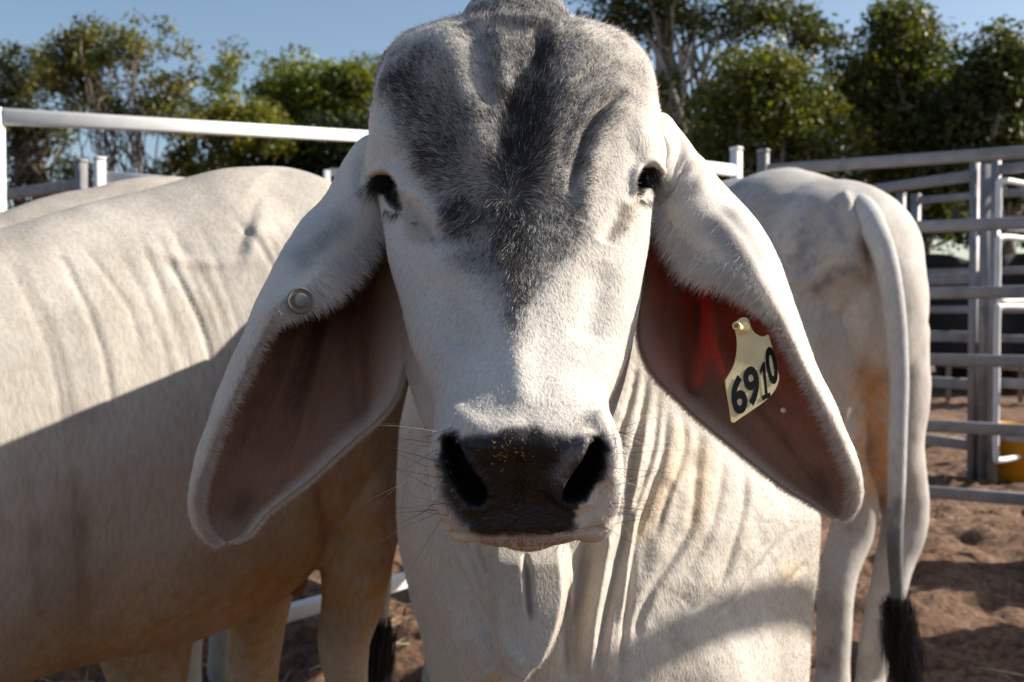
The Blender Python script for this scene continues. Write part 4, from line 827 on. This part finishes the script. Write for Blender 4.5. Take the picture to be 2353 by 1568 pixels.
# parked cars, boxes and a bucket beyond the rails
def lathe_z(prof, k=40): t = np.linspace(0, 2*math.pi, k, endpoint=False); return loft(np.array([np.stack([r*np.cos(t), r*np.sin(t), np.full(k, z)], 1) for r, z in prof]))
M_YEL = simple('yellow_plastic', (.75, .36, .02), .4, noise=.1, scale=12)
bk = empty('bucket', Vector((*gnd(2342, 6.9), .0))); tag(bk, 'yellow plastic feed bucket standing behind the gate', 'bucket')
me = mesh_from(*lathe_z([(.10, .0), (.14, .003), (.155, .34), (.162, .34), (.162, .355), (.148, .356), (.13, .02), (.02, .015)])); o = link('bucket_body', me, M_YEL, bk); 
pts = [(.16*math.cos(a_), 0, .34-.10*math.sin(a_)) for a_ in np.linspace(0, math.pi, 9)]; link('handle', mesh_from(*tube(pts, [.004]*9)), M_GALV, bk)
def car(x, y, rot, paint, label, long=4.5):
    r = empty('parked_car', Vector((x, y, 0))); r.rotation_euler = (0, 0, rot); tag(r, label, 'car', 'cars parked beyond the rails')
    def sec(xx, pts): return np.array([(xx, a_, z_) for a_, z_ in pts])
    prof = [(-2.25, .55, .78), (-2.15, .35, .98), (-1.6, .3, 1.02), (-.9, .3, 1.05), (1.0, .3, 1.05), (1.7, .3, .98), (2.1, .34, .86), (2.25, .5, .70)]
    R = []
    for xx, zb, zt in prof:
        wd = .88-.06*(abs(xx) > 2.1); R.append(sec(xx, [(-wd*.9, zb), (-wd, zb+.12), (-wd, zt-.12), (-wd*.93, zt), (0, zt+.03), (wd*.93, zt), (wd, zt-.12), (wd, zb+.12), (wd*.9, zb), (0, zb-.02)]))
    link('car_body', mesh_from(*loft(np.array(R))), paint, r)
    R = []
    for xx, zt, wd in ((-2.0, 1.04, .80), (-1.7, 1.40, .72), (-1.4, 1.50, .68), (.2, 1.52, .68), (.55, 1.45, .70), (1.15, 1.05, .80)):
        R.append(sec(xx, [(-.82, 1.0), (-wd, zt-.02), (-wd*.9, zt), (wd*.9, zt), (wd, zt-.02), (.82, 1.0)]))
    link('cabin_glass', mesh_from(*loft(np.array(R))), M_GLASSC, r)
    R = []
    for xx, zt in ((-1.72, 1.42), (-1.4, 1.52), (.2, 1.54), (.5, 1.48)): R.append(sec(xx, [(-.70, zt-.04), (-.62, zt+.012), (0, zt+.03), (.62, zt+.012), (.70, zt-.04), (0, zt-.045)]))
    link('roof', mesh_from(*loft(np.array(R))), paint, r)
    for sy in (-1, 1):
        for x0, x1, z0_, z1_ in ((1.15, .5, 1.04, 1.48), (-.45, -.45, 1.03, 1.5), (-1.98, -1.7, 1.03, 1.42)):
            link('pillar', mesh_from(*bar((x0, sy*.815, z0_), (x1, sy*.70, z1_), .05, .07, up=(1, 0, .1))), paint, r)
        for xx in (-1.4, 1.4):
            t = np.linspace(0, 2*math.pi, 32, endpoint=False); rr = [(0.2, -.02), (.30, -.02), (.33, .03), (.33, .17), (.30, .2), (.1, .2)]
            me = mesh_from(*loft(np.array([np.stack([xx+q*np.cos(t), np.full(32, sy*(.72+h)), .33+q*np.sin(t)], 1) for q, h in rr]))); wh = link('wheel', me, M_RUBBER, r)
            me = mesh_from(*loft(np.array([np.stack([xx+q*np.cos(t), np.full(32, sy*(.925+h)), .33+q*np.sin(t)], 1) for q, h in ((.2, 0), (.19, .012), (.05, .016))]))); link('rim', me, M_GALV, wh)
        link('headlight', mesh_from(*ball((2.17, sy*.62, .74), (.07, .16, .07), n=10)), M_LAMP, r)
    return r
M_RUBBER = simple('rubber', (.02, .02, .02), .8); M_GLASSC = simple('car_glass', (.02, .05, .06), .08); M_LAMP = simple('lamp_glass', (.7, .7, .7), .15)
M_SILV = simple('silver_paint', (.50, .51, .53), .3, .3); M_WHITEC = simple('white_paint', (.75, .75, .76), .3); M_DARKC = simple('dark_paint', (.02, .022, .03), .3)
def at(px, d): v = gnd(px, d); return v
car(*at(2105, 19), math.radians(178), M_SILV, 'silver car glimpsed through the rails left of the gate posts')
car(*at(2290, 17.5), math.radians(200), M_DARKC, 'dark car with teal windscreen behind the gate posts')
car(*at(2470, 15.5), math.radians(205), M_WHITEC, 'white vehicle cut off by the right edge of the frame')
M_BLACK = simple('shade_black', (.012, .012, .014), .9, noise=.3, scale=6)
# dark sheet added for the shade and dark vehicles past the far fence line
sx0, sx1 = at(1700, 13.2), at(2700, 12.6); scn_ = empty('shade_sheet', Vector((*sx0, 0))); tag(scn_, 'long black sheet standing in for shade and dark vehicles beyond the rails', 'shade_stand_in')
Ag = np.linspace(0, 1, 160); Zg = np.linspace(.53, 1.05+(720-592)/F*13, 20); Vv = []
for z in Zg:
    for u in Ag: Vv.append((sx0[0]*(1-u)+sx1[0]*u, sx0[1]*(1-u)+sx1[1]*u+.05*math.sin(u*60)+.02*math.sin(z*7+u*20), z+.03*math.sin(u*31)*(z-.3)))
i = np.arange(19)[:, None]*160; j = np.arange(159)[None]; me = mesh_from(np.array(Vv), np.stack([i+j, i+j+1, i+161+j, i+160+j], -1).reshape(-1, 4)); o = link('dark_sheet', me, M_BLACK); o.modifiers.new('s', 'SOLIDIFY').thickness = .006; put(o, scn_)
for u in np.linspace(0, 1, 7): put(link('post', mesh_from(*bar((sx0[0]*(1-u)+sx1[0]*u, sx0[1]*(1-u)+sx1[1]*u+.1, 0), (sx0[0]*(1-u)+sx1[0]*u, sx0[1]*(1-u)+sx1[1]*u+.1, 1.75), .05, .05, up=(1, 0, 0))), M_GALV), scn_)

# ================================================================ trees
def leaf_mat(name):
    m, n, b = mat(name); at_ = nd(n, 'ShaderNodeAttribute', attribute_name='Col'); n.links.new(at_.outputs['Color'], b.inputs['Base Color']); b.inputs['Roughness'].default_value = .5; b.inputs['Specular IOR Level'].default_value = .3
    tr = nd(n, 'ShaderNodeBsdfTranslucent'); mx = nd(n, 'ShaderNodeMixShader'); mx.inputs[0].default_value = .3; out = [q for q in n.nodes if q.type == 'OUTPUT_MATERIAL'][0]
    c = mixc(n, at_.outputs['Color'], (1.6, 1.5, .5, 1), 1.0, 'MULTIPLY'); n.links.new(c, tr.inputs[0])
    n.links.new(b.outputs[0], mx.inputs[1]); n.links.new(tr.outputs[0], mx.inputs[2]); n.links.new(mx.outputs[0], out.inputs[0]); return m
M_LEAF = leaf_mat('leaves'); M_BARK = simple('bark', (.16, .13, .10), .9, noise=.4, scale=9, bump=.6)
M_BARKP = simple('pale_bark', (.34, .30, .25), .9, noise=.35, scale=7, bump=.5)
def leaves(centers, rads, per, size, cols, seed):
    rg = np.random.default_rng(seed); Vs = []; Cs = []
    for c, r, cl in zip(centers, rads, cols):
        n = int(per*(r/.5)**2); d = rg.normal(0, 1, (n, 3)); d /= np.linalg.norm(d, axis=1)[:, None]; q = c+d*(r*rg.random((n, 1))**.45)*np.array([1.1, 1.1, .8])
        a = rg.normal(0, 1, (n, 3))+d*.6; a /= np.linalg.norm(a, axis=1)[:, None]; u = np.cross(a, rg.normal(0, 1, (n, 3))); u /= np.linalg.norm(u, axis=1)[:, None]; v = np.cross(a, u)
        s = size*rg.uniform(.6, 1.35, (n, 1)); Vs.append(np.stack([q-u*s*.5, q+v*s*.28+a*s*.06, q+u*s*.55, q-v*s*.28], 1).reshape(-1, 3))
        Cs.append(np.repeat(cl*rg.uniform(.65, 1.35, (n, 1))*np.array([1, 1, 1]), 4, axis=0))
    V = np.vstack(Vs); me = mesh_from(V, np.arange(len(V)).reshape(-1, 4)); set_col(me, np.clip(np.vstack(Cs), .004, .5)); return me
def limb(a, b, r0, r1, wob, rg, n=6):
    t = np.linspace(0, 1, n)[:, None]; p = a*(1-t)+b*t+rg.normal(0, wob, (n, 3))*np.sin(t*math.pi); return tube(p, np.linspace(r0, r1, n), k=8, n=n*3)
def tree(px, d, blobs, nclump, cr, per, size, green, label, seed, trunkpx=None, r0=.16, bark=None, stems=1, gap=0., yellow=.3):
    """blobs: crown ellipses in picture terms (px, py, rx, ry); each tree gets its own real depth"""
    rg = np.random.default_rng(seed); tp = trunkpx or px; base = P(tp, 720, d); base[2] = 0
    root = empty('tree', Vector(base.tolist())); tag(root, label, 'tree', 'trees beyond the yard')
    ar = np.array([b[2]*b[3] for b in blobs], float); ar /= ar.sum(); cs = []; rs = []; cl = []
    m = d/F; dep_ = np.mean([b[2] for b in blobs])*m*.7
    for k in range(nclump):
        bx, by, rx, ry = blobs[rg.choice(len(blobs), p=ar)]; a_ = rg.normal(0, 1, 3); a_ /= np.linalg.norm(a_); a_ *= rg.random()**(1/2.2)
        c = P(bx+a_[0]*rx, by+a_[2]*ry, d+a_[1]*min(dep_, d*.25)); c = c+0
        if gap and vnoise(c[None]*.9, seed)[0] < gap: continue
        cs.append(c); rs.append(cr*rg.uniform(.6, 1.3)); g_ = np.array(green)*rg.uniform(.75, 1.25)
        if rg.random() < yellow: g_ = g_*np.array([1.65, 1.35, .75])
        cl.append(g_)
    me = leaves(cs, rs, per, size, cl, seed+1); put(link('crown', me, M_LEAF, smooth=False), root)
    parts = []; cs_ = np.array(cs); crown_c = cs_.mean(0)
    for s_ in range(stems):
        tgt = crown_c+rg.normal(0, 1, 3)*np.array([dep_*.55, .4, .4])*(stems > 1); b0 = base+rg.normal(0, .18, 3)*np.array([1, 1, 0])*(stems > 1)
        fork = b0*.45+tgt*.55; parts.append(limb(b0, fork, r0, r0*.62, .12, rg)); near = cs_[np.argsort(np.linalg.norm(cs_-tgt, axis=1))[:max(9, 26//stems)]]
        for k in range(len(near)): parts.append(limb(fork+(tgt-fork)*rg.uniform(-.25, .2), near[k], r0*rg.uniform(.2, .42), .012, .14, rg))
    far = cs_[rg.choice(len(cs_), min(16, len(cs_)), replace=False)]
    for c in far: parts.append(limb(crown_c*.6+base*.4+rg.normal(0, .3, 3), c, r0*.32, .014, .2, rg))
    V, Fs = merge(parts); put(link('trunk', mesh_from(V, Fs), bark or M_BARK), root)
    return root
G1 = (.105, .13, .028); G2 = (.06, .085, .02); G3 = (.105, .115, .04)
tree(300, 22, [(290,150,190,110),(150,180,120,80),(420,230,120,90),(330,240,170,70)], 360, .27, 190, .10, G3, 'airy gum tree with open crown behind the white top rail', 101, 340, .05, M_BARK, 4, .45, .40)
tree(60, 24, [(50,190,80,80),(60,330,100,90),(130,420,150,55),(20,250,60,60)], 160, .30, 170, .11, (.05, .06, .03), 'dark tree at the left edge of the sky', 102, 60, .10, None, 3, .30, .1)
tree(480, 23, [(545,200,90,90),(500,300,90,80),(450,390,110,50),(590,250,80,80),(620,310,60,60)], 260, .30, 180, .10, G1, 'yellow green bushy tree between the gum and the palms', 103, 520, .06, M_BARK, 3, .15, .5)
tree(700, 26, [(700,200,110,70),(800,210,80,70),(760,280,120,70),(640,250,60,60)], 130, .42, 170, .12, (.10, .135, .025), 'dense sunlit tree left of the forehead, above the dark hedge', 104, 720, .15, None, 3, 0, .45)
tree(730, 24, [(720,350,170,70),(640,400,130,60),(830,350,90,90),(560,430,120,50),(780,430,120,70)], 170, .45, 170, .12, (.02, .034, .010), 'dark dense hedge-like tree below the sunlit one', 105, 700, .15, None, 3, 0, .05)
tree(1400, 19, [(1430,30,150,80),(1620,20,170,80),(1780,40,130,80),(1530,-60,220,80),(1850,110,90,80)], 175, .36, 170, .10, (.06, .075, .024), 'tall gum reaching over the forehead with bare pale branches', 106, 1490, .20, M_BARKP, 3, .30, .15)
tree(1560, 18, [(1540,230,70,90),(1580,290,90,90),(1600,390,120,50)], 70, .34, 170, .10, G2, 'leafy low tree beside the horn side of the forehead', 107, 1560, .12, M_BARKP, 2, .25, .25)
tree(1750, 17, [(1740,190,130,90),(1730,290,160,90),(1800,250,120,110),(1700,370,150,60),(1850,330,110,90)], 260, .36, 170, .095, (.09, .11, .024), 'broad bushy green tree behind the back of the right bull', 108, 1760, .16, None, 3, 0, .4)
tree(2080, 18, [(2080,120,100,110),(2060,60,70,50),(2110,220,130,110),(2060,330,150,90),(2150,350,120,100),(1980,230,90,100),(2130,450,120,70)], 330, .38, 170, .10, (.075, .092, .022), 'tall green tree in the middle of the right side', 109, 2080, .18, None, 3, 0, .3)
tree(2300, 17, [(2310,150,90,80),(2280,250,120,110),(2330,380,130,120),(2240,330,90,110)], 240, .38, 170, .10, (.05, .062, .018), 'dark olive tree at the right edge', 110, 2300, .18, None, 3, 0, .12)
tree(1900, 24, [(1700,430,300,60),(2000,480,250,60),(2250,500,240,60),(1950,400,300,60)], 230, .5, 150, .13, (.014, .022, .008), 'low dark scrub line under the right hand trees', 111, 1950, .14, None, 4, .20, .1)
# small palm against the sky
rg = np.random.default_rng(9); pb = P(905, 140, 30); PR = empty('palm_tree', Vector((pb[0], pb[1], 0))); tag(PR, 'lone palm with drooping fronds beside the forehead', 'palm')
tr_ = mesh_from(*tube([(pb[0], pb[1], 0), (pb[0]-.1, pb[1], pb[2]*.5), (pb[0], pb[1], pb[2])], [.2, .16, .13], k=12)); put(link('trunk', tr_, M_BARK), PR)
for k in range(15):
    a_ = k*2.4; V = []; q = []; nn_ = 26; L_ = rg.uniform(.8, 1.1); up_ = rg.uniform(.1, .7)
    for i in range(nn_):
        s_ = i/(nn_-1); c = pb+np.array([math.cos(a_)*s_*L_, math.sin(a_)*s_*L_, up_*s_-1.0*s_*s_]); w_ = .30*math.sin(min(1, s_*1.4+.12)*math.pi*.8)
        for sg in (-1, 1):
            o_ = len(V); dvv = np.array([-math.sin(a_)*sg, math.cos(a_)*sg, -.55]); tv = np.array([math.cos(a_), math.sin(a_), -.6])
            V += [c, c+tv*.035, c+dvv*w_+tv*.10]; q.append((o_, o_+1, o_+2))
    me = mesh_from(np.array(V), q); set_col(me, np.tile([.03, .055, .02], (len(V), 1))); put(link('frond', me, M_LEAF, smooth=False), PR)

# unseen bull copy added on the sunny side to shade the dirt at the right
BO = BR.copy(); C.objects.link(BO); BO.location = (3.4, 3.75, 0); BO.rotation_euler = (0, 0, math.radians(-70)); BO['label'] = 'added white bull out past the right edge, there to shade the dirt'
for ch in list(BR.children): c_ = ch.copy(); C.objects.link(c_); c_.parent = BO

BP = BR.copy(); C.objects.link(BP); BP.location = (4.0, 4.75, 0); BP.rotation_euler = (0, 0, math.radians(-78)); BP['label'] = 'second added white bull past the right edge, there to widen the shade'  # second unseen copy, added to widen the shade on the dirt
for ch in list(BR.children): c_ = ch.copy(); C.objects.link(c_); c_.parent = BP
